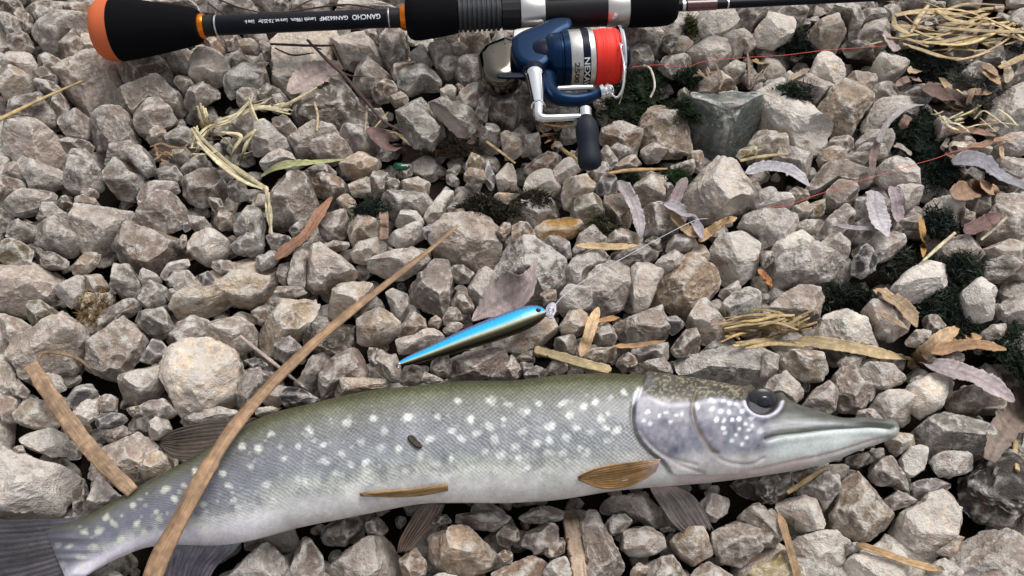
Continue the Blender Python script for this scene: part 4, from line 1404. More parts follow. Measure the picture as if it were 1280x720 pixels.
# eye
def dome(name, px, py, z, rx, ry, hgt, mat, parent, seg=40, rings=14, **kw):
    s = scl(px, py, z)
    C = at(px, py, z)
    V = []
    for i in range(rings):
        a = i / (rings - 1) * math.pi / 2
        for k in range(seg):
            t = k / seg * 2 * math.pi
            p = C + V_RT * (math.cos(t) * math.cos(a) * rx / s) + V_UP * (math.sin(t) * math.cos(a) * ry / s) - V_FWD * (math.sin(a) * hgt)
            V.append(p)
    V = np.array(V)
    q = grid_faces(rings, seg, True)
    return obj(name, V, np.vstack([q[:, [0, 2, 1]], q[:, [0, 3, 2]]])[:, [0, 2, 1]], mat, parent, **kw)
ze = fish_z(EYE[0], EYE[1])
if ze < 0: ze = .04
eye = dome('eye', EYE[0], EYE[1], ze - .0012, 19, 16.5, .0026, M_EYE, pike)
dome('pupil', EYE[0] + 2.5, EYE[1] + 1.5, ze + .00075, 8.6, 7.6, .0010, M_PUPIL, eye)

def fin(name, ea, eb, mat_tint, parent, nu=40, nv=34, th=.0006, rays=9, wav=.0006, tipdark=0.0, root=None, zlift=0.0):
    """thin fin spanned between two edges given as (px, py, z) lists, both running root -> tip"""
    A = spline(np.array(ea, float), nu); B = spline(np.array(eb, float), nu)
    G = np.zeros((nu, nv, 3)); C = np.zeros((nu, nv, 3))
    rf = np.random.default_rng(int(ea[0][0]))
    for j in range(nv):
        t = j / (nv - 1)
        q = A * (1 - t) + B * t
        cut = 1 - .09 * ((t * rays) % 1) - rf.uniform(0, .03)      # frayed margin between the rays
        ti = np.linspace(0, (nu - 1) * cut, nu)
        q = np.stack([np.interp(ti, np.arange(nu), q[:, k]) for k in range(3)], 1)
        for i in range(nu):
            G[i, j] = at(q[i, 0], q[i, 1], q[i, 2] + zlift)
    u = np.linspace(0, 1, nu)[:, None]; v = np.linspace(0, 1, nv)[None, :]
    G[..., 2] += wav * np.sin(v * rays * 2 * np.pi) * (.3 + .7 * u) + .0012 * np.sin(u * 3 + v * 4)
    # ragged outer edge
    col = np.array(mat_tint)
    C[:] = col * (1 + .20 * np.sin(v * rays * 2 * np.pi + 1) + .25 * vnoise(np.stack(np.broadcast_arrays(u * 3, v * 9, u * 0), -1), 51))[..., None]
    C *= (1 - tipdark * u)[..., None]
    if root is not None:
        k = smooth01(u, .32, .0)[..., None] * np.ones((1, nv, 1))
        C = C * (1 - k) + np.array(root) * k
    V, F = sheet(G, th)
    cc_ = C.reshape(-1, 3)
    U = np.stack(np.broadcast_arrays(u, v), -1).reshape(-1, 2)
    return obj(name, V, np.vstack([F[:, [0, 1, 2]], F[:, [0, 2, 3]]]), M_FIN, parent, tint=np.clip(np.vstack([cc_, cc_]), .005, .9), uv=np.vstack([U, U]))

def onf(pts, lift=.0014):
    out = []
    for x, y in pts:
        z = fish_z(x, y)
        out.append((x, y, (z if z > 0 else .022) + lift))
    z_ = np.array([p[2] for p in out])
    return [(x, y, float(z)) for (x, y, _), z in zip(out, z_)]
o = fin('pectoral_fin', onf([(826,574),(800,577),(770,581),(742,587),(720,597)], .0022), onf([(820,589),(802,601),(780,609),(752,611),(722,600)], .0030), (.37, .195, .052), pike, root=(.52, .36, .28), tipdark=.35, rays=10, wav=.0003)
tag(o, 'amber-brown pectoral fin folded back along the flank')
o = fin('pectoral_fin', [(812,609,.016),(820,625,.013),(838,652,.012),(856,668,.010)], [(846,607,.018),(866,618,.016),(880,638,.013),(892,664,.010)], (.20, .165, .155), pike, root=(.46, .34, .32), tipdark=.35, rays=8)
tag(o, 'grey translucent pectoral fin hanging down on the stones')
o = fin('pelvic_fin', onf([(560,606),(540,609),(515,613),(485,615),(448,618)], .0013), onf([(560,612),(540,616),(515,619),(485,620),(450,619)], .0017), (.34, .20, .075), pike, tipdark=.25, rays=5, wav=.0003, th=.0012)
o = fin('pelvic_fin', [(526,630,.014),(514,650,.010),(500,676,.008),(497,692,.006)], [(556,630,.014),(548,646,.010),(530,668,.008),(510,692,.006)], (.17, .115, .085), pike, tipdark=.2, rays=7)
o = fin('dorsal_fin', [(322,522,.022),(290,526,.019),(255,530,.016),(220,538,.014),(196,550,.013)], [(246,570,.017),(236,573,.016),(226,573,.015),(212,570,.013),(200,558,.012)], (.090, .066, .050), pike, tipdark=.3, rays=9)
o = fin('anal_fin', [(302,678,.018),(290,692,.014),(272,708,.011),(258,732,.009),(252,745,.008)], [(212,680,.016),(208,696,.014),(205,715,.012),(205,738,.010),(210,752,.009)], (.095, .082, .110), pike, root=(.20, .20, .23), tipdark=.15, rays=10)
o = fin('tail_fin', [(98,647,.015),(60,649,.014),(0,650,.012),(-60,640,.010),(-110,620,.008)], [(110,720,.013),(84,742,.012),(40,764,.010),(-10,790,.008),(-50,820,.006)], (.060, .054, .062), pike, nu=60, nv=60, rays=17, root=(.075, .07, .09), tipdark=.1, wav=.0006)

# ================================================================== FISHING ROD
M_EVA = flat_mat('black_foam', (.0042, .0042, .0058), .9, spec=.08, var=.35, nscale=900, bump=.0002)
M_ORANGE = flat_mat('orange_foam', (.56, .125, .045), .75, spec=.3, var=.12, nscale=700, bump=.00015)
M_ORING = flat_mat('orange_anodised_metal', (.75, .20, .02), .25, metal=.9, var=.08)
M_BLANK = flat_mat('dark_carbon_blank', (.005, .006, .010), .4, spec=.14, var=.2)
M_BLACKP = flat_mat('black_plastic', (.009, .009, .011), .5, spec=.25, var=.2)
M_GREYP = flat_mat('dark_grey_plastic', (.030, .031, .036), .55, spec=.3, var=.2)
M_SILVER = flat_mat('brushed_silver', (.62, .60, .58), .34, metal=.85, var=.1, nscale=300)
M_CHROME = flat_mat('chrome', (.78, .79, .82), .08, metal=1.0, var=.03)
M_REFL_TINT = flat_mat('reflection_tinted_chrome', (.13, .117, .10), .10, metal=1.0, var=.12, nscale=120)  # chrome with a dark brown tint painted in for mirrored stones
M_WRAP = flat_mat('maroon_thread_wrap', (.085, .022, .028), .25, spec=.5, var=.3, coat=.6)
M_BLUE = flat_mat('dark_blue_lacquer', (.003, .019, .056), .3, spec=.15, metal=.45, var=.15, coat=.05)
M_NAVY = flat_mat('navy_plastic', (.003, .006, .020), .35, spec=.15, var=.2)
M_WHITEP = flat_mat('white_print', (.72, .74, .76), .5, var=.05)
M_INK = flat_mat('black_print', (.015, .015, .02), .5, var=.1)
M_RUBBER = flat_mat('dark_rubber', (.009, .012, .022), .6, spec=.28, var=.2, nscale=500)

ROD_Z = .036
def rod_c(x):
    return x, 37.5 - .0425 * (x - 140)
RA, RB = at(*rod_c(100), ROD_Z), at(*rod_c(1420), ROD_Z - .004)
def rod_p(px):
    """point of the rod axis seen at photo column px"""
    lo, hi = -.1, 1.4
    for _ in range(50):
        m = (lo + hi) / 2
        if px_of(RA + (RB - RA) * m)[0] < px: lo = m
        else: hi = m
    return RA + (RB - RA) * lo
def rod_part(name, prof, mat, parent, seg=56, sharp=35):
    """prof: [(photo column, radius in photo px)]"""
    x0, x1 = prof[0][0], prof[-1][0]
    P0, P1 = rod_p(x0), rod_p(x1)
    L = np.linalg.norm(P1 - P0)
    pr = []
    for x, r in prof:
        p = rod_p(x)
        s = F_PX / float((p - CAM) @ V_FWD)
        pr.append((np.linalg.norm(p - P0) / L if L > 0 else 0, r / s))
    V, T = lathe(P0, P1, pr, seg)
    return obj(name, V, T, mat, parent, sharp=sharp)
rod = thing('fishing_rod', 'black fishing rod with orange-tipped handle laid across the stones', 'fishing rod', tuple(rod_p(500) - np.array([0, 0, .02])))
o = rod_part('butt_cap', [(119,.1),(119.5,14),(121,24),(124,31),(129,36),(136,38),(148,38.2)], M_ORANGE, rod, sharp=60)
tag(o, 'orange foam end cap')
rod_part('rear_grip', [(148,38.2),(150,38.2),(175,35),(205,30),(235,24.5),(246,22),(249.5,19.5),(250,14)], M_EVA, rod)
o = rod_part('trim_ring', [(249,10),(249.3,15),(254,15.4),(257,14.5),(257.5,12.2)], M_ORING, rod); tag(o, 'orange metal trim ring')
bl = rod_part('blank', [(257,12.4),(300,12.2),(400,11.8),(500,11.4)], M_BLANK, rod)
rod_part('winding_check', [(257.5,11),(257.6,13),(268,12.9),(268.2,11)], M_BLACKP, rod)
rod_part('silver_band', [(270.5,11),(270.6,12.75),(272.5,12.75),(272.6,11)], M_SILVER, rod)
rod_part('winding_check', [(484,11),(484.2,12.0),(500,12.2),(500.2,11)], M_BLACKP, rod)
rod_part('silver_band', [(486,11.5),(486.1,12.5),(487.4,12.5),(487.5,11.5)], M_SILVER, rod)
o = rod_part('trim_ring', [(500,11),(501,14),(504,15.5),(508,16),(508.5,12)], M_ORING, rod); tag(o, 'orange metal trim ring')
rod_part('fore_grip', [(507,14),(508,21),(511,25.5),(516,28),(524,28.5),(545,26),(562,23.5),(572,21.5),(572.5,18)], M_EVA, rod)
prof = [(572, 16)]
for k in range(9):
    x = 573 + k * 5.9
    prof += [(x, 18.2), (x + .6, 20.6), (x + 3.6, 20.6), (x + 4.2, 18.2)]
prof += [(626.5, 18.2), (626.7, 16)]
o = rod_part('threaded_collar', prof, M_GREYP, rod); tag(o, 'ribbed grey threaded collar')
# locking nut with flats
pn = rod_p(627), rod_p(650)
s = F_PX / float((pn[0] - CAM) @ V_FWD)
V, T = lathe(pn[0], pn[1], [(0, 16 / s), (.02, 20 / s), (.98, 21 / s), (1, 16 / s)], 14)
obj('locking_nut', V, T, M_BLACKP, rod, sharp=20)
o = rod_part('hood', [(650,18),(650.3,22),(652,23),(678,23.2),(680,22.2),(680.3,18)], M_SILVER, rod); tag(o, 'brushed silver reel-seat hood')
rod_part('reel_seat', [(680,17),(680.2,21),(757,21),(757.2,17)], M_BLACKP, rod)
# recessed panel line on the seat
for dy in (-.6,):
    a = [rod_p(x) + (-V_FWD * .0127 + V_UP * .006 * 1) for x in np.linspace(684, 752, 12)]
    V, T = tube(np.array(a), .0006, 6); obj('seat_ridge', V, T, M_GREYP, rod)
o = rod_part('hood', [(757,18),(757.3,21.5),(759,22.2),(783,22.6),(785,21.6),(785.3,18)], M_SILVER, rod); tag(o, 'brushed silver reel-seat hood')
rod_part('front_grip', [(785,18),(785.4,23.4),(800,24),(822,24),(834,23),(841,20.5),(845,16),(846,8)], M_EVA, rod)
rod_part('tip_blank', [(845,6.6),(1000,5.0),(1200,4.2),(1415,3.6)], M_BLANK, rod, seg=24)
o = rod_part('thread_wrap', [(858,6.2),(858.3,7.1),(895,6.9),(895.3,6)], M_WRAP, rod, seg=24); tag(o, 'maroon thread wrapping')
rod_part('silver_band', [(852,6),(852.2,7.2),(856,7.2),(856.2,6)], M_SILVER, rod, seg=24)
rod_part('silver_band', [(908,5.5),(908.2,6.5),(910,6.5),(910.2,5.5)], M_SILVER, rod, seg=24)

def text_mesh(body, bold=False):
    cu = bpy.data.curves.new('lettering', 'FONT')
    cu.body = body
    cu.size = 1.0
    cu.resolution_u = 3
    cu.fill_mode = 'FRONT'
    if bold: cu.offset = .018
    ob = bpy.data.objects.new('lettering', cu)
    COL.objects.link(ob)
    dg = bpy.context.evaluated_depsgraph_get()
    me = bpy.data.meshes.new_from_object(ob.evaluated_get(dg))
    bm = bmesh.new(); bm.from_mesh(me)
    bmesh.ops.triangulate(bm, faces=bm.faces[:])
    bmesh.ops.subdivide_edges(bm, edges=[e for e in bm.edges if e.calc_length() > .25], cuts=2, use_grid_fill=False)
    bmesh.ops.triangulate(bm, faces=bm.faces[:])
    bm.verts.index_update()
    V = np.array([v.co[:] for v in bm.verts]); T = np.array([[v.index for v in f.verts] for f in bm.faces])
    bm.free()
    bpy.data.objects.remove(ob); bpy.data.curves.remove(cu); bpy.data.meshes.remove(me)
    V[:, 0] -= V[:, 0].min()
    return V, T

# lettering on the blank, read from the far side of the rod (so it stands upside down here)
ax = (RB - RA) / np.linalg.norm(RB - RA)
toc = CAM - rod_p(400); toc -= ax * (toc @ ax); toc /= np.linalg.norm(toc)
sid = np.cross(ax, toc)
if sid @ V_UP < 0: sid = -sid          # points up in the picture
def rod_text(body, x_right, x_left, hpx, bold):
    V, T = text_mesh(body, bold)
    w = V[:, 0].max()
    P0 = rod_p(x_right); L = np.linalg.norm(rod_p(x_left) - P0)
    s = F_PX / float((P0 - CAM) @ V_FWD)
    r = 12.15 / s
    hh = hpx / s / .72
    xs = V[:, 0] / w * L
    ang = -(V[:, 1] - .36) * hh / r + .22          # upside down
    W = P0 - ax * xs[:, None] + toc * (r * np.cos(ang))[:, None] + sid * (r * np.sin(ang))[:, None]
    return W, T
parts = [rod_text('GANCHO', 477, 442, 6.2, True), rod_text('GAN662MF', 437, 402, 5.0, True), rod_text('Length 198cm.', 397, 366, 4.4, True),
         rod_text('Lure wt. 7.0-25.0gr', 362, 326, 4.4, True), rod_text('Line 6-17lb.', 321, 300, 4.4, True), rod_text('Fast', 293, 283, 4.6, True)]
V, T = merge(*parts)
o = obj('lettering', V, T, M_WHITEP, bl, smooth=False); tag(o, 'white lettering along the blank')

# ================================================================== SPINNING REEL
reel = thing('spinning_reel', 'blue spinning reel with bright red braid hanging under the rod', 'fishing reel', tuple(at(710, 80, .005)))
RZ = .031
def lath_px(name, a, b, prof, mat, parent, za=RZ, zb=RZ, seg=56, sharp=35):
    """a, b: photo points of the axis; prof: [(t, radius px)]"""
    P0, P1 = at(*a, za), at(*b, zb)
    s = scl((a[0] + b[0]) / 2, (a[1] + b[1]) / 2, (za + zb) / 2)
    V, T = lathe(P0, P1, [(t, r / s) for t, r in prof], seg)
    return obj(name, V, T, mat, parent, sharp=sharp)
SA, SB = (640, 78.5), (782, 69.5)
def sp(x0, prof, name, mat, parent, **kw):
    f = lambda x: (x, SA[1] + (SB[1] - SA[1]) * (x - SA[0]) / (SB[0] - SA[0]))
    xs = [p[0] for p in prof]
    a, b = f(xs[0]), f(xs[-1])
    return lath_px(name, a, b, [((x - xs[0]) / (xs[-1] - xs[0]), r) for x, r in prof], mat, parent, **kw)
body = sp(0, [(655,10),(660,20),(668,25),(678,27),(684,27),(685,12)], 'gear_housing', M_NAVY, reel)
rotor = sp(0, [(682,20),(683,28),(686,31),(692,32.5),(699,33),(700,31.5),(702,31.5),(703,34),(710,34.6),(711,34.6),(711.5,25)], 'rotor', M_BLUE, reel)
spool = sp(0, [(710,30),(710.3,34.6),(712,35.4),(726,35.6),(738,35.4),(740,34.4),(741,32)], 'spool', M_SILVER, reel)
tag(spool, 'silver spool skirt with dark printed band')
o = sp(0, [(724.5,35),(724.6,35.95),(733.5,35.9),(733.6,35)], 'printed_band', M_NAVY, spool)
# braid: many turns, slightly uneven
prof = [(741, 20)]
rb = np.random.default_rng(8)
for k, x in enumerate(np.arange(741.3, 770, .62)):
    prof.append((float(x), 33.2 + 1.1 * math.sin((x - 741) / 29 * math.pi) + rb.uniform(-.28, .28)))
prof.append((770.2, 20))
M_RED = flat_mat('red_braid', (.80, .032, .018), .55, spec=.35, var=.16, nscale=600)
o = sp(0, prof, 'braid', M_RED, spool, seg=72); tag(o, 'bright red braided line wound on the spool')
sp(0, [(769.5,20),(770,33),(772,36.4),(774.5,37.2),(776.5,36.4),(777.5,33),(778,18)], 'spool_lip', M_CHROME, spool)
sp(0, [(776,22),(777,17),(784,15.5),(786,12),(786.3,1)], 'drag_knob', M_NAVY, reel)

# lettering around the skirt
SAw, SBw = at(*SA, RZ), at(*SB, RZ)
sax = (SBw - SAw) / np.linalg.norm(SBw - SAw)
stc = CAM - at(725, 73, RZ); stc -= sax * (stc @ sax); stc /= np.linalg.norm(stc)
ssd = np.cross(sax, stc)
if ssd @ V_UP < 0: ssd = -ssd
def spool_text(body, xpx, hpx, a0, a1, rpx):
    """runs round the skirt from angle a0 to a1 (up = +), letter tops towards the lip"""
    V, T = text_mesh(body, True)
    w = V[:, 0].max()
    s = scl(725, 73, RZ)
    f = lambda x: SA[1] + (SB[1] - SA[1]) * (x - SA[0]) / (SB[0] - SA[0])
    P0 = at(xpx, f(xpx), RZ)
    ang = a0 + (a1 - a0) * V[:, 0] / w
    hh = V[:, 1] / .72 * hpx / s
    return P0 + sax * hh[:, None] + (stc * np.cos(ang)[:, None] + ssd * np.sin(ang)[:, None]) * (rpx / s), T
V, T = merge(spool_text('2500', 713.6, 6.2, -.12, -.92, 35.85))
o = obj('lettering', V, T, M_INK, spool, smooth=False)
V, T = merge(spool_text('NEXAVE', 725.5, 7.0, .02, -1.25, 36.15))
o = obj('lettering', V, T, M_WHITEP, spool, smooth=False)
for aa in (.55, .62):
    pass

# stem and foot
def slab(name, pts, z, th, mat, parent, bevel=.0022, seg=3, sharp=30):
    """rounded plate: outline in photo px at height z, thickness th"""
    bm = bmesh.new()
    P = spline(np.array(list(pts) + [pts[0]], float), len(pts) * 6)[:-1]
    vs = [bm.verts.new(at(x, y, z)) for x, y in P]
    f = bm.faces.new(vs)
    if f.normal.z < 0: f.normal_flip()
    f.normal_update()
    r = bmesh.ops.extrude_face_region(bm, geom=[f])
    top = [v for v in r['geom'] if isinstance(v, bmesh.types.BMVert)]
    for v in top: v.co.z += th / 2
    for v in vs: v.co.z -= th / 2
    bmesh.ops.recalc_face_normals(bm, faces=bm.faces[:])
    eds = [e for e in bm.edges if len(e.link_faces) == 2 and e.calc_face_angle(0) > .9]
    bmesh.ops.bevel(bm, geom=eds, offset=bevel, segments=seg, affect='EDGES', profile=.6)
    bmesh.ops.triangulate(bm, faces=bm.faces[:])
    bm.verts.index_update()
    V = np.array([v.co[:] for v in bm.verts]); T = np.array([[v.index for v in q.verts] for q in bm.faces])
    bm.free()
    return obj(name, V, T, mat, parent, sharp=sharp)
slab('foot', [(641,40),(660,37),(690,36),(700,38),(690,45),(668,51),(643,53)], .034, .006, M_SILVER, reel)
slab('stem', [(640,58),(652,50),(672,42),(690,34),(712,34),(714,46),(700,54),(690,66),(686,88),(668,96),(648,88),(640,74)], .034, .020, M_BLUE, reel, bevel=.005, seg=4)
o = slab('rear_housing', [(597,78),(606,66),(622,59),(640,53),(648,57),(652,72),(652,92),(646,106),(632,113),(614,112),(602,102)], .024, .024, M_REFL_TINT, reel, bevel=.0112, seg=7, sharp=60)
tag(o, 'mirror-chrome rear housing')
slab('side_plate', [(622,93),(640,92),(656,93),(656,97),(640,98),(622,97)], .0362, .002, M_NAVY, reel, bevel=.0004)
# rotor arm carrying the line roller
s = scl(715, 120, RZ)
P = [(684,96,.036),(687,112,.040),(697,122,.043),(716,125,.043),(735,122,.042),(748,116,.041)]
C = np.array([at(x, y, z) for x, y, z in spline(np.array(P, float), 40)])
V, T = tube(C, np.interp(np.linspace(0, 1, 40), [0, .3, .8, 1], [11, 9.5, 7.5, 6]) / s, 20)
o = obj('rotor_arm', V, T, M_BLUE, reel)
lath_px('arm_screw_plate', (696,111), (742,109), [(0, 1), (.03, 3.2), (.5, 3.8), (.97, 3), (1, 1)], M_SILVER, reel, .0465, .0465, 20)
rl = lath_px('line_roller', (748,116), (765,113), [(0, 3), (.05, 8), (.3, 9.5), (.5, 7.5), (.7, 9.5), (.95, 8), (1, 3)], M_CHROME, reel, .042, .041, 32)
P = [(760,112,.042),(770,122,.043),(777,114,.046),(780,98,.050),(780,80,.053),(776,60,.050),(771,42,.042),(766,36,.032)]
C = np.array([at(*p) for p in spline(np.array(P, float), 50)])
V, T = tube(C, .0008, 10); obj('bail_wire', V, T, M_CHROME, reel)
# crank handle
lath_px('handle_collar', (667,86), (668,93), [(0, 9), (.05, 13), (.5, 14), (.95, 13), (1, 9)], M_NAVY, reel, .042, .043, 40)
hs = lath_px('handle_shank', (668,92), (673,134), [(0, 9), (.02, 12.5), (.08, 13.2), (.12, 12.2), (.16, 11.6), (.6, 9.6), (.92, 8.6), (.97, 9), (1, 6)], M_CHROME, reel, .043, .050, 40)
P = [(673,132,.050),(673,139,.051),(674,145,.0515),(680,147.5,.052),(700,147,.052),(732,145.5,.052)]
C = np.array([at(*p) for p in spline(np.array(P, float), 40)])
V, T = tube(C, np.interp(np.linspace(0, 1, 40), [0, .15, .3, 1], [7.5, 6.4, 4.6, 3.6]) / s, 18); obj('handle_arm', V, T, M_CHROME, reel)
lath_px('knob_cap', (731.5,136), (732.5,149), [(0, 2), (.03, 7), (.1, 8), (.9, 8.2), (1, 5)], M_CHROME, reel, .052, .052, 32)
o = lath_px('handle_knob', (732.5,147), (738,212), [(0, 5), (.015, 9), (.06, 11), (.15, 13.4), (.25, 14.6), (.36, 14.4), (.5, 13.2), (.6, 13.4), (.75, 14.8), (.86, 15), (.93, 13.6), (.975, 10), (1, 3)], M_RUBBER, reel, .052, .040, 44, sharp=60)
tag(o, 'dark rubber handle knob')

# ================================================================== LURE
lure = thing('fishing_lure', 'slim blue-backed minnow lure lying on a mauve leaf above the pike', 'lure', tuple(at(590, 425, .012)))
ups = [(499,452),(510,446),(540,432),(580,413),(620,397),(650,386),(668,383),(678,385),(682,389)]
los = [(501,458),(520,454),(555,444),(600,431),(640,418),(662,409),(674,402),(681,396),(683,391)]
A_ = spline(np.array(ups, float), 90); B_ = spline(np.array(los, float), 90)
LZ = np.interp(np.linspace(0, 1, 90), [0, .5, 1], [.016, .019, .021])
nt = 40
a = np.linspace(0, 2 * np.pi, nt, endpoint=False)
LV = np.zeros((90, nt, 3)); LC = np.zeros((90, nt, 3))
for i in range(90):
    p, q = at(*A_[i], LZ[i]), at(*B_[i], LZ[i])
    c_, h_ = (p + q) / 2, (p - q) / 2
    r = np.linalg.norm(h_)
    h_ = h_ * 1.06
    LV[i] = c_ + h_ * np.cos(a)[:, None] + np.array([0, 0, 1.0]) * (.80 * r * np.sin(a))[:, None]
    ip = px_of(LV[i])
    ab = B_[i] - A_[i]
    fr = np.clip(((ip - A_[i]) @ ab) / (ab @ ab), 0, 1)
    fr = np.where(np.sin(a) >= -.5, fr, np.where(np.cos(a) > 0, 0.0, 1.0))
    j = .030 * math.sin(i * 2.6)
    LC[i] = ramp_col(fr + j * (fr < .3), [(0, (.10, .12, .22)), (.06, (.03, .24, .50)), (.12, (.008, .38, .82)), (.34, (.02, .45, .85)), (.40, (.25, .60, .72)), (.47, (.60, .66, .54)), (.53, (.34, .34, .19)), (.60, (.050, .042, .013)), (.8, (.016, .013, .005)), (1, (.012, .010, .004))])
M_LURE = tinted_mat('lure_lacquer', .25, .35, 350, .10, .0001, coat=.25)
q = grid_faces(90, nt, True)
V = np.vstack([LV.reshape(-1, 3), LV[0].mean(0), LV[-1].mean(0)])
n0 = 90 * nt; ii = np.arange(nt); jj = (ii + 1) % nt
T = np.vstack([q[:, [0, 1, 2]], q[:, [0, 2, 3]], np.stack([jj, ii, np.full(nt, n0)], 1), np.stack([ii + n0 - nt, jj + n0 - nt, np.full(nt, n0 + 1)], 1)])
C = LC.reshape(-1, 3)
obj('body', V, T, M_LURE, lure, tint=np.vstack([C, C[0], C[-1]]))
def ring(name, px, py, z, rpx, wpx, mat, parent, tilt=0.0):
    s = scl(px, py, z); c_ = at(px, py, z)
    t = np.linspace(0, 2 * np.pi, 28)
    C = c_ + (V_RT * np.cos(t)[:, None] + (V_UP * math.cos(tilt) - V_FWD * math.sin(tilt)) * np.sin(t)[:, None]) * (rpx / s)
    V, T = tube(C, wpx / s, 8)
    return obj(name, V, T, mat, parent)
ring('tow_ring', 689, 388, .0235, 3.2, .6, M_CHROME, lure, .4)
ring('tail_ring', 498.5, 457, .016, 3.0, 1.1, M_CHROME, lure, .4)
dome('eye', 673, 387.5, .0252, 3.2, 2.6, .0008, M_PUPIL, lure, 20, 6)
s_ = NT('clear_plastic'); s_.b.inputs['Base Color'].default_value = (.50, .48, .58, 1); s_.b.inputs['Transmission Weight'].default_value = .55
s_.b.inputs['Roughness'].default_value = .08; s_.b.inputs['IOR'].default_value = 1.45
s_.l(s_.ramp(s_.noise(s_.n('NewGeometry').outputs['Position'], 300, 3), [(.3, .05), (.7, .16)]), s_.b.inputs['Roughness'])
M_CLEAR = s_.m
slab('diving_lip', [(680,392),(684,382),(690,378),(695,381),(695,389),(691,397),(686,398)], .0195, .0009, M_CLEAR, lure, bevel=.0003)

# ================================================================== LEAVES, STALKS, STRAW, MOSS
def lay(pts, lift=.002, follow=.6, n=48):
    """lay a photo polyline on the stone bed; stiff things follow the bed only partly.
    pts: (px, py) or (px, py, z) with an explicit height"""
    C = spline(np.array([p[:2] for p in pts], float), n)
    if len(pts[0]) == 3:
        t = np.linspace(0, 1, n)
        d = np.r_[0, np.cumsum(np.linalg.norm(np.diff(np.array([p[:2] for p in pts], float), axis=0), axis=1))]
        z = np.interp(t, d / d[-1], [p[2] for p in pts])
        k = np.ones(9) / 9
        z = np.convolve(np.r_[np.full(4, z[0]), z, np.full(4, z[-1])], k, 'valid')
    else:
        z = np.array([max(zat(x, y), fish_z(x, y)) for x, y in C])
        w = 9
        zp = np.r_[np.full(w, z[0]), z, np.full(w, z[-1])]
        mx = np.array([zp[i:i + 2 * w + 1].max() for i in range(n)])
        ker = np.hanning(15); ker /= ker.sum()
        sm = np.convolve(np.r_[np.full(7, mx[0]), mx, np.full(7, mx[-1])], ker, 'valid')
        z = sm * follow + (1 - follow) * (np.linspace(sm[:10].max(), sm[-10:].max(), n)) + lift
    return np.array([at(C[i, 0], C[i, 1], z[i]) for i in range(n)]), C, z

def blade(name, pts, width, col, label, cat, group=None, mat=None, lift=.002, follow=.6, curl=.25, th=.00035, taper=(.15, .25), n=60, nv=11, roll=0.0, seed=0, shape=None, parent=None, vein=True):
    """leaf or strip: centre line in the photo, width in photo px, curled across, with a raised midrib"""
    rr = np.random.default_rng(int(abs(pts[0][0] * 7 + pts[0][1] * 13 + seed)))
    P, C, z = lay(pts, lift, follow, n)
    T, S, N = frames(P)
    # turn the blade a little
    ca, sa = math.cos(roll), math.sin(roll)
    S2 = S * ca + N * sa; N2 = N * ca - S * sa
    t = np.linspace(0, 1, n)
    if shape is not None:
        wp = np.interp(t, np.linspace(0, 1, len(shape)), shape) * width
    else:
        wp = width * np.minimum(1, np.minimum((t + .02) / max(taper[0], 1e-3), (1 - t + .02) / max(taper[1], 1e-3))) ** .75
    wp = wp * (1 + .03 * np.sin(t * 13 + rr.uniform(0, 6)) + .02 * np.sin(t * 31 + rr.uniform(0, 6)))
    sc_ = np.array([F_PX / float((p - CAM) @ V_FWD) for p in P])
    hw = wp / sc_ / 2
    v = np.linspace(-1, 1, nv)
    tear = 1 + .10 * vnoise(np.stack([t * 22, t * 0 + pts[0][0], t * 0], -1), 82) + .05 * rr.standard_normal(n)
    wob = .16 * np.sin(t * 6 + rr.uniform(0, 6)) + .05 * np.sin(t * 23 + rr.uniform(0, 6))
    G = P[:, None] + S2[:, None] * ((v[None, :] * np.where(np.abs(v)[None, :] > .99, tear[:, None], 1))[..., None] * hw[:, None, None]) + N2[:, None] * ((curl * v ** 2 - .0)[None, :, None] * hw[:, None, None] + (wob[:, None] * v[None, :] * hw[:, None])[..., None])
    if vein: G = G + N2[:, None] * (np.exp(-(v / .13) ** 2) * .05)[None, :, None] * hw[:, None, None]
    V, F = sheet(G, th)
    c = np.array(col)
    tone = 1 + .18 * np.sin(t * 5 + rr.uniform(0, 6))[:, None] + .10 * rr.standard_normal((n, nv))
    cc_ = c * tone[..., None]
    blot = vnoise(np.stack(np.broadcast_arrays(t[:, None] * 7, v[None, :] * 1.6, t[:, None] * 0 + pts[0][0]), -1), 83)
    cc_ = cc_ * (1 + .22 * blot - .30 * (blot > .5))[..., None]
    if vein:
        cc_ = cc_ * (1 - .28 * np.exp(-(v / .14) ** 2))[None, :, None]
        cc_ = cc_ * (1 + .09 * np.sin(t[:, None] * 70 - np.abs(v)[None, :] * 7))[..., None]
    cc_ = np.clip(cc_.reshape(-1, 3), .004, .9)
    U = np.stack(np.broadcast_arrays(t[:, None], v[None, :] * .5 + .5), -1).reshape(-1, 2)
    o = obj(name, V, np.vstack([F[:, [0, 1, 2]], F[:, [0, 2, 3]]]), mat or M_LEAF, parent, tint=np.vstack([cc_, cc_]), uv=np.vstack([U, U]))
    if label: tag(o, label, cat, group)
    return o

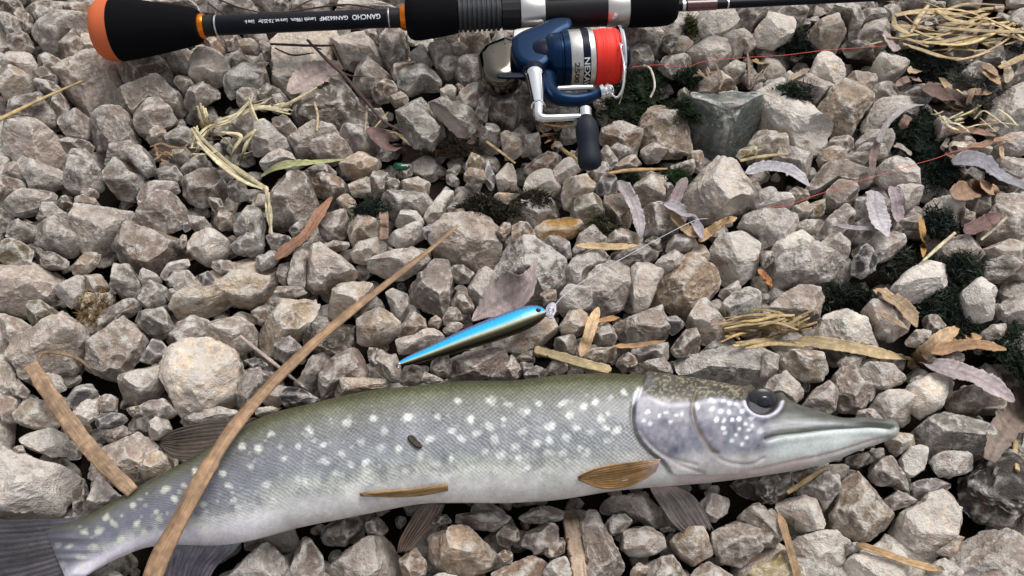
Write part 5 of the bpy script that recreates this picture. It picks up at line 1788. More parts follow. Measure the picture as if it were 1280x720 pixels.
def stalk(name, pts, w, col, label, cat, group=None, flat=.55, lift=.0015, follow=.5, seg=10, n=60, ends=(1, 1), parent=None):
    P, C, z = lay(pts, lift, follow, n)
    t = np.linspace(0, 1, n)
    sc_ = np.array([F_PX / float((p - CAM) @ V_FWD) for p in P])
    ww = np.interp(t, np.linspace(0, 1, len(w)), w) if isinstance(w, (list, tuple)) else np.full(n, w)
    rr = np.random.default_rng(int(abs(pts[0][0] * 3 + pts[0][1])))
    node = sum(np.exp(-((t - q_) / .010) ** 2) for q_ in rr.uniform(.1, .9, 2)) if max(ww) > 14 else 0
    R = ww / sc_ / 2 * (1 + .05 * np.sin(t * 40 + rr.uniform(0, 6)) + .05 * rr.standard_normal(n).cumsum() / math.sqrt(n) + .14 * node)
    V, T = tube(P, R, seg, flat)
    a = np.linspace(0, 1, seg, endpoint=False)
    c = np.array(col) * (1 + .10 * np.sin(t * 14 + rr.uniform(0, 6)) + .06 * rr.standard_normal(n))[:, None, None] * (1 + .16 * np.sin(a * 6.28 * 2 + rr.uniform(0, 6)))[None, :, None]
    st2 = vnoise(np.stack(np.broadcast_arrays(t[:, None] * 26 * max(1, n / 60), a[None, :] * 5, t[:, None] * 0 + pts[0][0]), -1), 81)
    c = c * (1 + .30 * st2 - .35 * (st2 > .45))[..., None]
    c = np.clip(c.reshape(-1, 3), .004, .9)
    U = np.stack(np.broadcast_arrays(t[:, None] * 3, a[None, :]), -1).reshape(-1, 2)
    o = obj(name, V, T, M_STRAW, parent, tint=np.vstack([c, c[0], c[-1]]), uv=np.vstack([U, U[0], U[-1]]))
    if label: tag(o, label, cat, group)
    return o

MAUVE = (.300, .235, .225); LILAC = (.40, .365, .385); TANL = (.46, .325, .19); BROWN = (.20, .115, .068); RUST = (.28, .125, .055)
STRAW = (.46, .37, .19); PSTRAW = (.58, .50, .32); REED = (.305, .190, .110); DKB = (.060, .042, .035)
LG = 'dry leaves blown over the stones'
# ---- reeds
stalk('reed_stalk', [(186,735,.043),(200,697,.044),(222,655,.046),(250,602,.049),(288,540,.046),(330,490,.036),(380,440,.030),(430,396,.028),(480,357,.027),(530,318,.026),(572,282,.024)],
      [27, 24, 22, 20, 18, 16, 14, 12, 9.5, 7, 4], REED, 'long brown dead reed stalk bent over the pike and the stones', 'reed', flat=.32, n=120, seg=12)
stalk('reed_stalk', [(38,456,.020),(62,492,.022),(90,532,.025),(125,575,.028),(166,615,.027)], [17, 20, 21, 20, 18], (.34, .225, .14), 'short broken tan reed stalk ending at the pike\'s back', 'reed', flat=.35, n=80, seg=12)
stalk('dry_stalk', [(47,455),(50,444),(60,440),(82,443),(100,450),(113,461)], [4, 4, 5, 5, 4, 2], (.22, .15, .09), 'thin curved brown stem on the broad pinkish stone', 'stem')
stalk('dry_stalk', [(300,420),(322,438),(350,460),(365,472),(380,484)], [4, 5, 5, 4, 3], (.36, .29, .25), 'thin pale stem passing under the long reed', 'stem')
stalk('straw', [(-6,152),(20,139),(60,120),(103,101)], [7, 6, 5, 3], (.42, .31, .15), 'single straight straw by the rod\'s orange butt cap', 'straw')
blade('wood_chip', [(668,437),(700,446),(735,456),(764,463)], 12, (.40, .31, .17), 'flat pale straw strip touching the pike\'s back below the lure', 'straw', mat=M_STRAW, taper=(.03, .05), curl=.1, th=.0014, vein=False)
blade('wood_chip', [(712,640),(717,670),(722,700),(727,735)], 19, (.44, .33, .24), 'pale splintered wood chip below the pike\'s belly', 'wood chip', mat=M_STRAW, taper=(.02, .02), curl=.12, th=.003, vein=False)
blade('withered_leaf', [(1070,680),(1100,690),(1140,704),(1178,713)], 9, (.45, .29, .15), 'tan dry grass blade on the stones below the pike\'s snout', 'grass blade', mat=M_STRAW, taper=(.1, .15))
blade('withered_leaf', [(973,640),(980,662),(988,690),(998,726)], 10, (.36, .23, .13), 'brown dry grass blade by the ochre stone', 'grass blade', mat=M_STRAW, taper=(.2, .05))
stalk('straw', [(984,616),(1004,603),(1032,584)], [5, 6, 4], (.40, .29, .15), 'short straw tucked under the pike\'s lower jaw', 'straw')
stalk('straw', [(1272,536),(1269,560),(1272,588)], [8, 7, 6], (.55, .42, .22), 'short upright straw by the rough black stone', 'straw')
stalk('straw', [(692,176),(706,189),(724,201)], [6, 6, 5], (.42, .30, .15), 'short straw pointing at the reel\'s handle knob', 'straw')
stalk('straw', [(608,177),(626,190),(644,204)], [4, 4, 3], (.44, .32, .17), 'thin straw near the greenish pebble', 'straw')
stalk('straw', [(760,217),(785,213),(834,211)], [5, 6, 3], (.36, .23, .12), 'brown straw lying past the reel\'s handle knob', 'straw')
stalk('straw', [(1153,327),(1172,310),(1194,291)], [3, 5, 4], PSTRAW, 'pale straw slanting between dark moss tufts', 'straw')
stalk('straw', [(1226,300),(1240,288),(1258,272)], [3, 5, 3], (.5, .43, .3), 'pale straw lying beside the wine-red leaf', 'straw')
stalk('straw', [(925,201),(950,196),(985,192)], [4, 5, 3], STRAW, 'yellow straw beside the large whitish stone', 'straw')
# ---- single leaves
blade('willow_leaf', [(460,160),(485,180),(515,200),(545,216),(566,226)], 24, (.155, .088, .080), 'long purple-brown willow leaf among twigs and stones', 'leaf', LG, curl=.35, lift=.003)
blade('broad_leaf', [(361,116),(378,104),(400,90),(420,84),(430,84)], 50, (.335, .262, .235), 'broad pinkish-brown leaf on the big slab below the rod', 'leaf', LG, curl=.10, taper=(.35, .5), n=60, nv=17, follow=.3)
blade('broad_leaf', [(590,401),(612,384),(636,370),(656,356),(664,342),(671,322)], 60, (.36, .285, .270), 'mauve curled leaf under the blue lure', 'leaf', LG, curl=.22, shape=[.05, .40, .75, 1.0, .95, .45, .15, .05], n=60, nv=17, lift=.003)
blade('grass_leaf', [(326,221),(345,210),(370,205),(398,203),(434,199)], 12, (.33, .33, .155), 'yellow-green grass blade near the straw tuft', 'grass blade', LG, curl=.3, taper=(.3, .6))
blade('narrow_leaf', [(343,325),(362,310),(382,294),(398,270),(415,246)], 15, (.265, .130, .075), 'narrow rust-brown leaf standing between grey stones', 'leaf', LG, curl=.3)
blade('reed_piece', [(479,256),(480,275),(480,300)], 11, (.27, .18, .13), 'short brown reed piece lying on stones beside the white pebble', 'reed', mat=M_STRAW, taper=(.03, .03), th=.0014)
blade('willow_leaf', [(773,226),(782,238),(790,252),(797,270),(801,298)], 16, (.355, .305, .315), 'narrow greyish-mauve willow leaf below the reel knob', 'leaf', LG, curl=.35, lift=.004)
blade('willow_leaf', [(830,255),(845,260),(862,272),(872,286),(878,299)], 15, (.36, .32, .345), 'curled lilac leaf with an orange underside by the big whitish stone', 'leaf', LG, curl=.4, lift=.005)
blade('narrow_leaf', [(838,262),(848,278),(862,290),(874,296)], 13, (.36, .235, .135), 'orange-brown leaf tucked beneath the curled lilac leaf', 'leaf', LG, curl=.3, lift=.001)
blade('narrow_leaf', [(874,302),(886,291),(900,281),(921,272)], 12, (.46, .30, .16), 'orange-tan leaf edging the large whitish stone', 'leaf', LG, curl=.3)
blade('narrow_leaf', [(720,307),(745,308),(770,309),(797,307)], 9, (.56, .40, .23), 'slim beige leaf by the mustard-yellow stone', 'leaf', LG, curl=.25)
blade('willow_leaf', [(932,217),(955,209),(978,211),(998,221),(1012,233)], 17, (.44, .415, .435), 'pale lilac arched leaf bridging beside the large whitish stone', 'leaf', LG, curl=.3, lift=.005)
blade('willow_leaf', [(1093,239),(1094,258),(1100,278),(1110,297)], 23, (.46, .42, .44), 'wide pale lilac leaf with a dark midrib', 'leaf', LG, curl=.25, lift=.005, taper=(.12, .3))
blade('willow_leaf', [(1113,233),(1118,245),(1120,260),(1122,278)], 16, (.36, .285, .300), 'folded mauve leaf next to the wide lilac one', 'leaf', LG, curl=.5, lift=.005, taper=(.2, .2))
blade('willow_leaf', [(1190,204),(1210,199),(1230,204),(1250,220),(1292,238)], 28, (.235, .220, .245), 'large bluish-grey leaf with a drawn-out tip', 'leaf', LG, curl=.2, shape=[.25, .9, 1, .75, .5, .3], lift=.006)
blade('leaf_fragment', [(1190,246),(1208,240),(1226,236),(1242,240)], 30, (.33, .20, .125), 'crumpled rust-brown leaf fragment beside the bluish-grey leaf', 'leaf', LG, curl=.35, shape=[.5, 1, .75, 1, .55], lift=.004, nv=13)
blade('narrow_leaf', [(1205,291),(1220,284),(1236,276),(1250,268)], 18, (.175, .095, .085), 'wine-red pointed leaf on pale stones', 'leaf', LG, curl=.35, lift=.004)
blade('narrow_leaf', [(1093,362),(1110,371),(1130,385),(1146,409)], 19, (.42, .29, .18), 'tan leaf curving over a pale stone below the moss', 'leaf', LG, curl=.35, lift=.004)
blade('willow_leaf', [(1136,460),(1155,442),(1175,425),(1198,408)], 19, (.50, .34, .20), 'clean tan leaf crossing two brown leaves', 'leaf', LG, curl=.3, lift=.008)
blade('willow_leaf', [(1163,441),(1190,434),(1220,431),(1258,437)], 15, (.36, .21, .105), 'long brown leaf crossed by the tan leaf', 'leaf', LG, curl=.25, lift=.005)
blade('willow_leaf', [(1186,434),(1200,428),(1214,423),(1227,421)], 13, (.42, .25, .12), 'short orange-brown leaf behind the crossed leaves', 'leaf', LG, curl=.25, lift=.003)
blade('willow_leaf', [(1150,454),(1180,460),(1215,470),(1245,486),(1268,502)], 27, (.37, .305, .305), 'long mauve willow leaf with a dark midrib', 'leaf', LG, curl=.25, lift=.006, taper=(.3, .25))
blade('willow_leaf', [(726,446),(734,425),(741,402),(748,384)], 14, (.56, .38, .22), 'light tan leaf standing by the lure\'s nose', 'leaf', LG, curl=.35, lift=.004)
blade('narrow_leaf', [(746,402),(760,399),(774,397)], 7, (.42, .22, .10), 'thin orange leaf behind the light tan leaf', 'leaf', LG)
blade('narrow_leaf', [(765,433),(795,432),(832,426)], 6, (.38, .22, .11), 'thin brown leaf above the pike\'s gill cover', 'leaf', LG)
blade('broad_leaf', [(1236,576),(1248,548),(1264,522),(1292,488)], 38, (.235, .175, .140), 'wide dull brown leaf above the rough black stone', 'leaf', LG, curl=.15, shape=[.4, .8, 1, 1], lift=.005, nv=13)
blade('narrow_leaf', [(1150,272),(1153,290),(1154,322)], 8, (.44, .25, .08), 'small orange leaf sunk in the dark moss', 'leaf', LG)
blade('leaf_strip', [(1106,38),(1110,50),(1121,64)], 11, (.42, .335, .325), 'pinkish leaf strip on stones near the straw heap', 'leaf', LG, taper=(.3, .05))
blade('narrow_leaf', [(1120,108),(1130,101),(1142,99),(1152,102)], 9, (.27, .18, .14), 'small brown curled leaf beside the black moss', 'leaf', LG)
blade('broad_leaf', [(1152,112),(1172,116),(1192,124),(1214,134)], 24, (.105, .062, .045), 'dark brown broad leaf under pale straw', 'leaf', LG, curl=.25, lift=.004)
blade('grass_leaf', [(1156,131),(1138,133),(1122,142),(1108,156),(1097,178)], 7, (.33, .30, .29), 'greyish curved grass blade in front of dark moss', 'grass blade', LG, lift=.010, taper=(.4, .05))
blade('grass_leaf', [(1097,178),(1091,196),(1090,220)], 9, (.19, .125, .11), 'reddish-brown grass blade continuing beside the moss', 'grass blade', LG, lift=.006, taper=(.05, .2))
blade('bark_strip', [(538,128),(552,142),(566,156),(584,172)], 20, DKB, 'blackish curled bark strip between bluish stones', 'bark', None, curl=.3, lift=.003, taper=(.3, .15))
blade('bark_strip', [(586,182),(594,172),(606,160)], 12, (.085, .055, .045), 'small dark pointed bark strip beside the blackish one', 'bark', None, curl=.3, lift=.003)
blade('leaf_fragment', [(511,545),(516,550),(520,554),(527,559)], 7, (.055, .042, .030), 'tiny dark leaf crumb stuck on the pike\'s flank', 'leaf', None, lift=.0012, th=.0012, curl=.3)
blade('narrow_leaf', [(948,337),(955,345),(965,358)], 9, (.42, .17, .06), 'small vivid orange leaf beneath a pale rounded stone', 'leaf', LG, lift=.001)
blade('leaf_strip', [(1045,282),(1080,286),(1105,284)], 6, (.33, .29, .30), 'thin grey leaf strip beside the wide lilac leaf', 'leaf', LG)
blade('leaf_strip', [(840,262),(848,240),(858,222)], 14, (.25, .19, .185), 'dull mauve leaf upright against the large whitish stone', 'leaf', LG, lift=.002)
blade('leaf_strip', [(1178,187),(1192,181),(1210,183)], 11, (.55, .47, .38), 'cream leaf end by the bluish-grey leaf', 'leaf', LG)
blade('leaf_strip', [(1185,165),(1210,163),(1245,170)], 10, (.25, .14, .09), 'brown leaf under the pale straw scraps', 'leaf', LG)
blade('leaf_strip', [(1228,88),(1240,96),(1250,106)], 13, (.44, .28, .15), 'orange-tan leaf beside the straw scraps', 'leaf', LG)
blade('leaf_strip', [(1255,76),(1260,90),(1258,104)], 12, (.55, .45, .33), 'pale cream leaf beside the orange-tan one', 'leaf', LG)
blade('leaf_strip', [(985,100),(1000,92),(1012,86)], 8, (.30, .22, .16), 'small brown leaf near the red line', 'leaf', LG)
blade('leaf_strip', [(940,76),(962,80),(985,74)], 9, (.42, .29, .12), 'yellowish leaf strip lying under the red line', 'leaf', LG)
blade('leaf_strip', [(1100,392),(1120,402),(1136,412)], 7, (.36, .26, .17), 'small tan leaf strip on the whitish stone', 'leaf', LG)

rl_ = np.random.default_rng(12)
for k in range(20):
    x_, y_ = rl_.uniform(1120, 1270), rl_.uniform(62, 195)
    a_ = rl_.uniform(0, 6.28); L_ = rl_.uniform(8, 17)
    c_ = [(.30, .19, .12), (.42, .30, .18), (.22, .14, .10), (.38, .32, .28)][k % 4]
    blade('leaf_scrap', [(x_ - math.cos(a_) * L_, y_ - math.sin(a_) * L_ * .6), (x_, y_ + rl_.uniform(-3, 3)), (x_ + math.cos(a_) * L_, y_ + math.sin(a_) * L_ * .6)], rl_.uniform(5, 11), c_,
          'small brownish leaf scrap in the litter between straw heap and moss', 'leaf', 'leaf scraps in the litter', curl=rl_.uniform(.1, .5), lift=rl_.uniform(.001, .004), n=20, nv=7)

# ---- straw tufts: each strand a part
def tuft(name, label, strands, col, loc, cat='straw', wid=6, lift=.003, seed=1, copies=1, flat=.28, extra=()):
    t = thing(name, label, cat, tuple(at(*loc, .005)))
    rr = np.random.default_rng(seed)
    for s in strands:
        for k in range(copies):
            j = rr.uniform(-4, 4, 2) * (k > 0)
            pts = [(p[0] + j[0] + rr.uniform(-1.5, 1.5), p[1] + j[1] + rr.uniform(-1.5, 1.5)) for p in s]
            w = wid * rr.uniform(.6, 1.2)
            c = np.array(col) * rr.uniform(.72, 1.22)
            stalk('strand', pts, [w * .6, w, w, w * .5], tuple(c), None, None, flat=flat, lift=lift + rr.uniform(0, .006), follow=.45, seg=8, n=36, parent=t)
    for (x0, y0, rx_, ry_, n_, amin, amax, lmin, lmax) in extra:
        for k in range(n_):
            cx_, cy_ = x0 + rr.uniform(-1, 1) * rx_, y0 + rr.uniform(-1, 1) * ry_
            a = rad(rr.uniform(amin, amax)); L_ = rr.uniform(lmin, lmax) / 2
            bx, by = rr.uniform(-.25, .25) * L_ * -math.sin(a), rr.uniform(-.25, .25) * L_
            w = wid * rr.uniform(.3, .85)
            pts = [(cx_ - math.cos(a) * L_, cy_ - math.sin(a) * L_ * .8), (cx_ + bx, cy_ + by), (cx_ + math.cos(a) * L_, cy_ + math.sin(a) * L_ * .8)]
            stalk('strand', pts, [w * .5, w, w * .7], tuple(np.array(col) * rr.uniform(.6, 1.25) * np.array([1, rr.uniform(.92, 1.02), rr.uniform(.75, 1.1)])), None, None, flat=flat, lift=lift + rr.uniform(-.002, .006), follow=.5, seg=7, n=26, parent=t)
    return t
tuft('straw_tuft', 'knotted tuft of yellow straw on stones below the rod\'s blank', [
    [(238,160),(255,182),(285,210),(315,228),(332,240)], [(246,176),(275,204),(305,226),(332,238)], [(262,186),(290,208),(318,226),(334,236)],
    [(331,232),(336,250),(338,270),(337,293)], [(333,236),(334,262),(339,290)], [(250,130),(255,150),(262,168),(276,172)], [(256,134),(262,160),(252,178)],
    [(270,152),(295,142),(325,132),(362,139)], [(262,160),(290,150),(312,128),(318,122)], [(312,122),(318,140),(322,152)], [(322,160),(310,180),(300,205)],
    [(275,165),(300,172),(292,188),(288,205)], [(240,184),(246,170),(258,162),(280,158)], [(305,176),(322,162)], [(268,170),(284,180),(290,196)], [(246,160),(240,178)],
    [(395,108),(372,122),(350,131),(325,136)]], PSTRAW, (285, 190), seed=3, copies=2, wid=5.0, extra=[(275, 175, 30, 22, 12, -40, 60, 20, 50), (330, 132, 30, 8, 6, -30, 10, 20, 45)])
tuft('straw_heap', 'loose heap of dry yellow straw beyond the rod tip', [
    [(1136,44),(1120,34),(1116,22)], [(1118,18),(1140,14),(1170,16),(1200,18)], [(1160,16),(1200,18),(1240,11),(1290,8)], [(1180,23),(1230,12),(1285,12)], [(1170,35),(1220,38),(1290,41)],
    [(1195,36),(1220,24),(1246,12)], [(1160,6),(1150,22),(1140,40)], [(1142,38),(1170,48),(1205,54),(1245,50)], [(1232,26),(1260,32),(1290,30)], [(1128,56),(1150,62),(1180,70),(1215,74)],
    [(1220,30),(1250,20),(1290,22)], [(1150,34),(1180,30),(1210,36)], [(1200,8),(1230,20),(1260,34),(1290,36)], [(1116,30),(1140,34),(1172,34)], [(1170,12),(1190,24),(1225,30)],
    [(1240,40),(1265,44),(1290,52)], [(1250,84),(1270,76),(1290,66)]], (.50, .375, .205), (1210, 30), seed=4, copies=1, wid=7.5, flat=.14, lift=.001, extra=[(1215, 28, 75, 22, 22, -45, 35, 30, 130), (1180, 60, 50, 14, 10, -20, 40, 20, 60)])
tuft('straw_bundle', 'flattened twist of tan straw between pale stones near the pike\'s head', [
    [(900,408),(930,402),(965,400),(995,408)], [(902,414),(940,408),(985,416),(1010,420)], [(915,400),(945,397),(975,398)], [(905,420),(945,418),(990,428)],
    [(920,430),(960,424),(1000,424)], [(930,436),(965,430),(1005,432)], [(940,396),(960,402),(975,412)], [(900,404),(912,414),(922,424)]], (.42, .31, .16), (955, 412), seed=5, copies=2, wid=7, extra=[(950, 410, 40, 14, 26, -25, 20, 25, 80)])
blade('straw_strip', [(985,426),(1020,428),(1060,434),(1100,442),(1145,450)], 16, (.45, .34, .19), 'long flat straw strip trailing from the tan straw twist', 'straw', mat=M_STRAW, lift=.004, taper=(.15, .3), curl=.2, vein=False)
tuft('straw_scraps', 'scraps of pale straw round a dark brown leaf', [
    [(1196,112),(1210,122),(1224,134)], [(1216,148),(1228,140),(1242,144),(1262,160)], [(1188,152),(1200,156),(1212,166)], [(1176,138),(1190,132)], [(1180,146),(1186,158),(1200,162)],
    [(1130,55),(1150,62),(1172,68)], [(1192,150),(1208,146)], [(1214,146),(1220,132)]], PSTRAW, (1205, 140), seed=6, wid=4.5, extra=[(1215, 145, 45, 18, 12, -40, 60, 15, 45)])
tuft('root_tuft', 'fine dry roots on soil beside the purple-brown leaf', [
    [(472,164),(490,163),(504,172),(512,182)], [(474,166),(495,166),(508,178)], [(480,160),(500,168),(506,180)], [(470,158),(478,150),(484,140)]], (.40, .30, .17), (490, 166), seed=7, wid=2.4)
tuft('root_tuft', 'brown root fibres under the reel\'s handle arm', [
    [(676,160),(684,172),(700,180)], [(680,158),(700,160),(718,158)], [(684,166),(694,176),(690,186)], [(676,170),(688,168),(706,166)], [(690,160),(700,172),(712,180)], [(682,178),(696,170)]], (.27, .17, .085), (695, 168), seed=8, wid=3, copies=2)
tuft('root_tuft', 'brown fibrous root mat among left-over stems and grey stones'.replace('left-over ', ''), [
    [(190,186),(205,184),(218,190)], [(192,192),(206,196),(214,188)], [(196,200),(206,190),(216,196)], [(194,184),(200,196),(210,204)], [(206,182),(226,184),(236,180)]], (.24, .155, .085), (205, 192), seed=9, wid=3.4, copies=2)
tuft('dry_sprig', 'brown dead sprig sprawled by the white crusty stone at the red line', [
    [(872,88),(880,96),(890,104)], [(884,84),(890,96)], [(896,82),(900,96),(896,108)], [(866,94),(882,92),(894,90)], [(935,66),(938,82),(936,106)], [(955,86),(945,98),(935,104)]], (.26, .19, .13), (884, 94), seed=10, wid=3.6, copies=2)

# ---- twigs
TW = (.070, .040, .032)
tw = thing('twig', 'thin forked reddish-brown twig across the slab below the rod', 'twig', tuple(at(420, 90, .01)))
for pts, w in [([(384,50),(398,64),(414,80),(428,92),(445,112),(462,132),(480,152),(498,162)], [3, 4, 5, 5, 5, 4, 4]), ([(338,55),(362,56),(386,57),(418,57)], [3, 3.5, 3.5, 2]),
               ([(428,91),(440,95),(456,95)], [3, 2.4, 1.5]), ([(386,50),(392,58),(402,62)], [2, 2]), ([(470,138),(478,150),(490,158),(502,166)], [2.6, 2.4, 1.6]), ([(416,54),(424,72),(432,88)], [2, 3, 3])]:
    stalk('branch', pts, w, TW, None, None, flat=.9, lift=.006, follow=.35, parent=tw)
stalk('twig', [(344,60),(352,64),(368,69),(392,66)], [2, 2.4, 1.6], (.04, .028, .024), 'short blackish twig beside the reddish-brown forked twig', 'twig', flat=.9)
tw = thing('twig', 'wiry dark twigs behind the rod\'s blank', 'twig', tuple(at(330, 14, .01)))
for pts, w in [([(250,-6),(268,10),(290,24)], [2.4, 2.6, 2]), ([(266,-4),(295,8),(322,15)], [2, 2.2, 2]), ([(322,16),(360,15),(400,9),(440,6),(492,16)], [2, 2.4, 2.4, 2]), ([(362,14),(380,4),(400,-4)], [2, 2, 1.6])]:
    stalk('branch', pts, w, (.055, .038, .032), None, None, flat=.9, lift=.010, follow=.3, parent=tw)
stalk('dry_stalk', [(393,128),(397,144),(396,164)], [3, 3.4, 3], (.42, .33, .20), 'short pale stem standing on the dark tan block', 'stem')
stalk('dry_stalk', [(459,128),(458,148),(456,168)], [3, 3, 2.4], (.38, .30, .22), 'short pale stem beside the forked twig', 'stem')
stalk('dry_stalk', [(804,82,.020),(812,85,.021),(817,97,.022),(818,110,.022),(813,122,.018)], [2.6, 2.8, 2.8, 2.4], (.62, .58, .50), 'bent whitish stem hooked over dark moss beside the reel', 'stem', flat=.9)
stalk('dry_stalk', [(779,84,.03),(781,98,.028),(778,116,.024),(774,130,.018)], [2, 2, 1.6], (.36, .33, .20), 'thin olive grass stem hanging past the reel\'s spool', 'stem', flat=.9)

# ---- lines
def line(name, pts, w, mat, label, zl=.004):
    P, C, z = lay(pts, zl, .4, 90)
    V, T = tube(P, w, 7)
    return tag(obj(name, V, T, mat), label, 'fishing line')
M_LINE_R = flat_mat('red_line', (.62, .075, .055), .5, var=.1)
M_LINE_C = flat_mat('clear_line', (.62, .62, .66), .25, spec=.6, var=.05)
line('fishing_line', [(790,84,.030),(806,82,.022),(830,81,.014),(858,84,.012),(880,77,.014),(930,72,.016),(980,69,.015),(1030,63,.017),(1072,60,.013),(1112,57,.012)], .00022, M_LINE_R, 'red braided line running from the reel over stones')
line('fishing_line', [(958,260),(990,255),(1017,245),(1060,231),(1092,221),(1120,213),(1145,205),(1170,198),(1195,189),(1240,178),(1290,164)], .00020, M_LINE_R, 'red braided line slack across moss and pale stones')
line('fishing_line', [(690,387,.022),(702,372,.018),(722,356,.016),(750,339,.016),(780,322,.017),(820,300,.018),(865,277,.020),(884,273,.014)], .00019, M_LINE_C, 'clear leader line tied to the lure\'s nose')

# ---- moss tufts
def moss(px, py, rx, ry, label, n=620, col=(.010, .016, .010), h=.012, seed=0):
    rr = np.random.default_rng(seed + int(px))
    s = scl(px, py, .01)
    zb = np.median([zat(px + a, py + b) for a in (-rx * .6, 0, rx * .6) for b in (-ry * .5, 0, ry * .5)])
    rx, ry = rx * 1.1, ry * 1.1
    base = at(px, py, max(zb - .004, -.006))
    Vs, Ts, Cs, k = [], [], [], 0
    n = int(n * 2.2)
    nc = max(5, n // 70)                       # moss grows in little sprigs
    ca_ = rr.uniform(0, 6.28, nc); cr_ = np.sqrt(rr.uniform(0, 1, nc)) * 1.02
    for i in range(n):
        c_i = int(rr.integers(nc))
        gx = cr_[c_i] * math.cos(ca_[c_i]) + rr.normal(0, .16); gy = cr_[c_i] * math.sin(ca_[c_i]) + rr.normal(0, .16)
        r = math.hypot(gx, gy); a = math.atan2(gy, gx)
        lob = 1 + .22 * math.sin(3 * a + px) + .16 * math.sin(5 * a + py)
        x, y = gx * rx / s * lob, gy * ry / s / SINP * lob
        z0 = h * .62 * max(0, 1 - r * r) * (1 + .3 * math.sin(c_i * 5.1)) + rr.uniform(-.003, .002)
        p = base + np.array([x, y, z0])
        d = np.array([gx * .7 + rr.normal(0, .7), gy * .7 + rr.normal(0, .7), rr.uniform(-.1, .7)])
        d /= np.linalg.norm(d)
        Lh = rr.uniform(.002, .0062)
        side = np.cross(d, rr.normal(0, 1, 3)); side /= np.linalg.norm(side) + 1e-9
        w = rr.uniform(.00018, .00048)
        bend = rr.normal(0, .55, 3)
        m1 = p + d * Lh * .5; m2 = p + (d + bend * .6) * Lh
        V = np.array([p - side * w, p + side * w, m1 + side * w * .9, m1 - side * w * .9, m2])
        Vs.append(V); Ts.append(np.array([[0, 1, 2], [0, 2, 3], [3, 2, 4]]) + k); k += 5
        g = .6 + .9 * (.5 + .5 * math.sin(c_i * 2.7 + px)) + rr.uniform(-.2, .4)
        c = np.array(col) * g
        u_ = rr.uniform()
        if u_ < .10: c = c + np.array([.012, .026, .006])
        elif u_ < .20: c = c + np.array([.045, .048, .044])
        Cs.append(np.tile(c, (5, 1)))
    # matted heart of the tuft
    D, T0 = ico(4)
    q = D * np.array([rx / s * .74, ry / s / SINP * .74, h * .50])
    q = q * (1 + .40 * vnoise(D * 2.2 + px, 3) + .28 * vnoise(D * 6 + py, 4) + .22 * vnoise(D * 14, 5))[:, None]
    Vs.append(base + q); Ts.append(T0 + k)
    Cs.append(np.tile(np.array(col) * .9, (len(q), 1)) * (1 + .5 * vnoise(D * 9, 6))[:, None])
    V = np.vstack(Vs)
    o = obj('moss_tuft', V, np.vstack(Ts), M_MOSS, tint=np.clip(np.vstack(Cs), .002, .3), smooth=False)
    return tag(o, label, 'moss', 'dark moss tufts between the stones')
GM = (.012, .020, .008)
moss(798, 116, 30, 24, 'dark green moss tuft right behind the reel\'s spool'.replace('right ', ''), 900, GM)
moss(778, 140, 24, 16, 'blackish moss patch under the reel\'s line roller', 500, GM, .007)
moss(856, 138, 17, 15, 'green-black moss tuft beside the slate-blue wedge stone', 420, GM, .010)
moss(868, 100, 16, 10, 'small black moss tuft by the white crusty stone', 300)
moss(992, 118, 20, 13, 'jet black moss pad on a pale grey stone', 420)
moss(997, 55, 24, 14, 'dark moss clump under the red line near the tan stone', 480, (.011, .014, .010))
moss(1152, 84, 36, 21, 'wide black moss clump below the straw heap', 900, (.014, .016, .014))
moss(1226, 108, 22, 20, 'greyish moss film beside the black moss clump', 500, (.060, .060, .054), .008)
moss(1140, 160, 34, 24, 'spiky dark green moss clump behind the curved grass blade', 900, (.012, .018, .012))
moss(1170, 200, 26, 30, 'dark green moss crossed by the slack red line', 800, (.010, .018, .013))
moss(1174, 280, 18, 22, 'bluish-black moss tuft above the snow-white stone', 520, (.014, .018, .018))
moss(1122, 326, 26, 18, 'dark mossy crust below the wide lilac leaf', 560, (.022, .025, .020), .009)
moss(1058, 372, 32, 13, 'flat black moss beneath pale rounded stones', 620, (.009, .012, .009))
moss(1200, 334, 26, 16, 'dark moss between pale stones by the wine-red leaf', 560, (.013, .018, .014))
moss(1178, 384, 28, 22, 'dark green moss beneath the snow-white stone', 760, (.011, .017, .012))
moss(1268, 436, 22, 32, 'dark moss clump beside the crossed tan leaves', 760, (.012, .020, .012))
moss(1212, 408, 20, 10, 'thin moss patch behind the crossed tan leaves', 320, (.016, .022, .016), .007)
moss(600, 262, 34, 13, 'brown-black moss and mould on stones under the purple-brown leaf', 620, (.015, .012, .008), .008)
moss(460, 264, 16, 11, 'small dark damp moss pad beside the short reed piece', 340, (.010, .014, .011), .007)
moss(756, 284, 16, 8, 'olive moss on the hollow stone below the reel knob', 300, (.022, .022, .009), .005)
moss(790, 222, 12, 8, 'tiny moss tuft by the brown straw', 220, (.014, .022, .009), .006)
moss(843, 222, 10, 10, 'bright green-black moss tuft in front of the mauve leaf', 240, (.012, .030, .008), .007)
moss(868, 34, 11, 13, 'olive moss patch on the white stone under the rod', 260, (.040, .042, .014), .006)
moss(1272, 52, 20, 14, 'dark moss behind the straw heap', 300, (.016, .017, .015), .007)
moss(566, 186, 30, 12, 'brown mouldy debris between the bark strip and the purple-brown leaf', 420, (.050, .034, .020), .006)
moss(655, 250, 26, 10, 'dark brown mould between stones near the mustard-yellow stone', 380, (.030, .021, .013), .006)
moss(120, 384, 18, 22, 'tan crumbly soil clod with root hairs between grey stones', 300, (.150, .098, .050), .006)
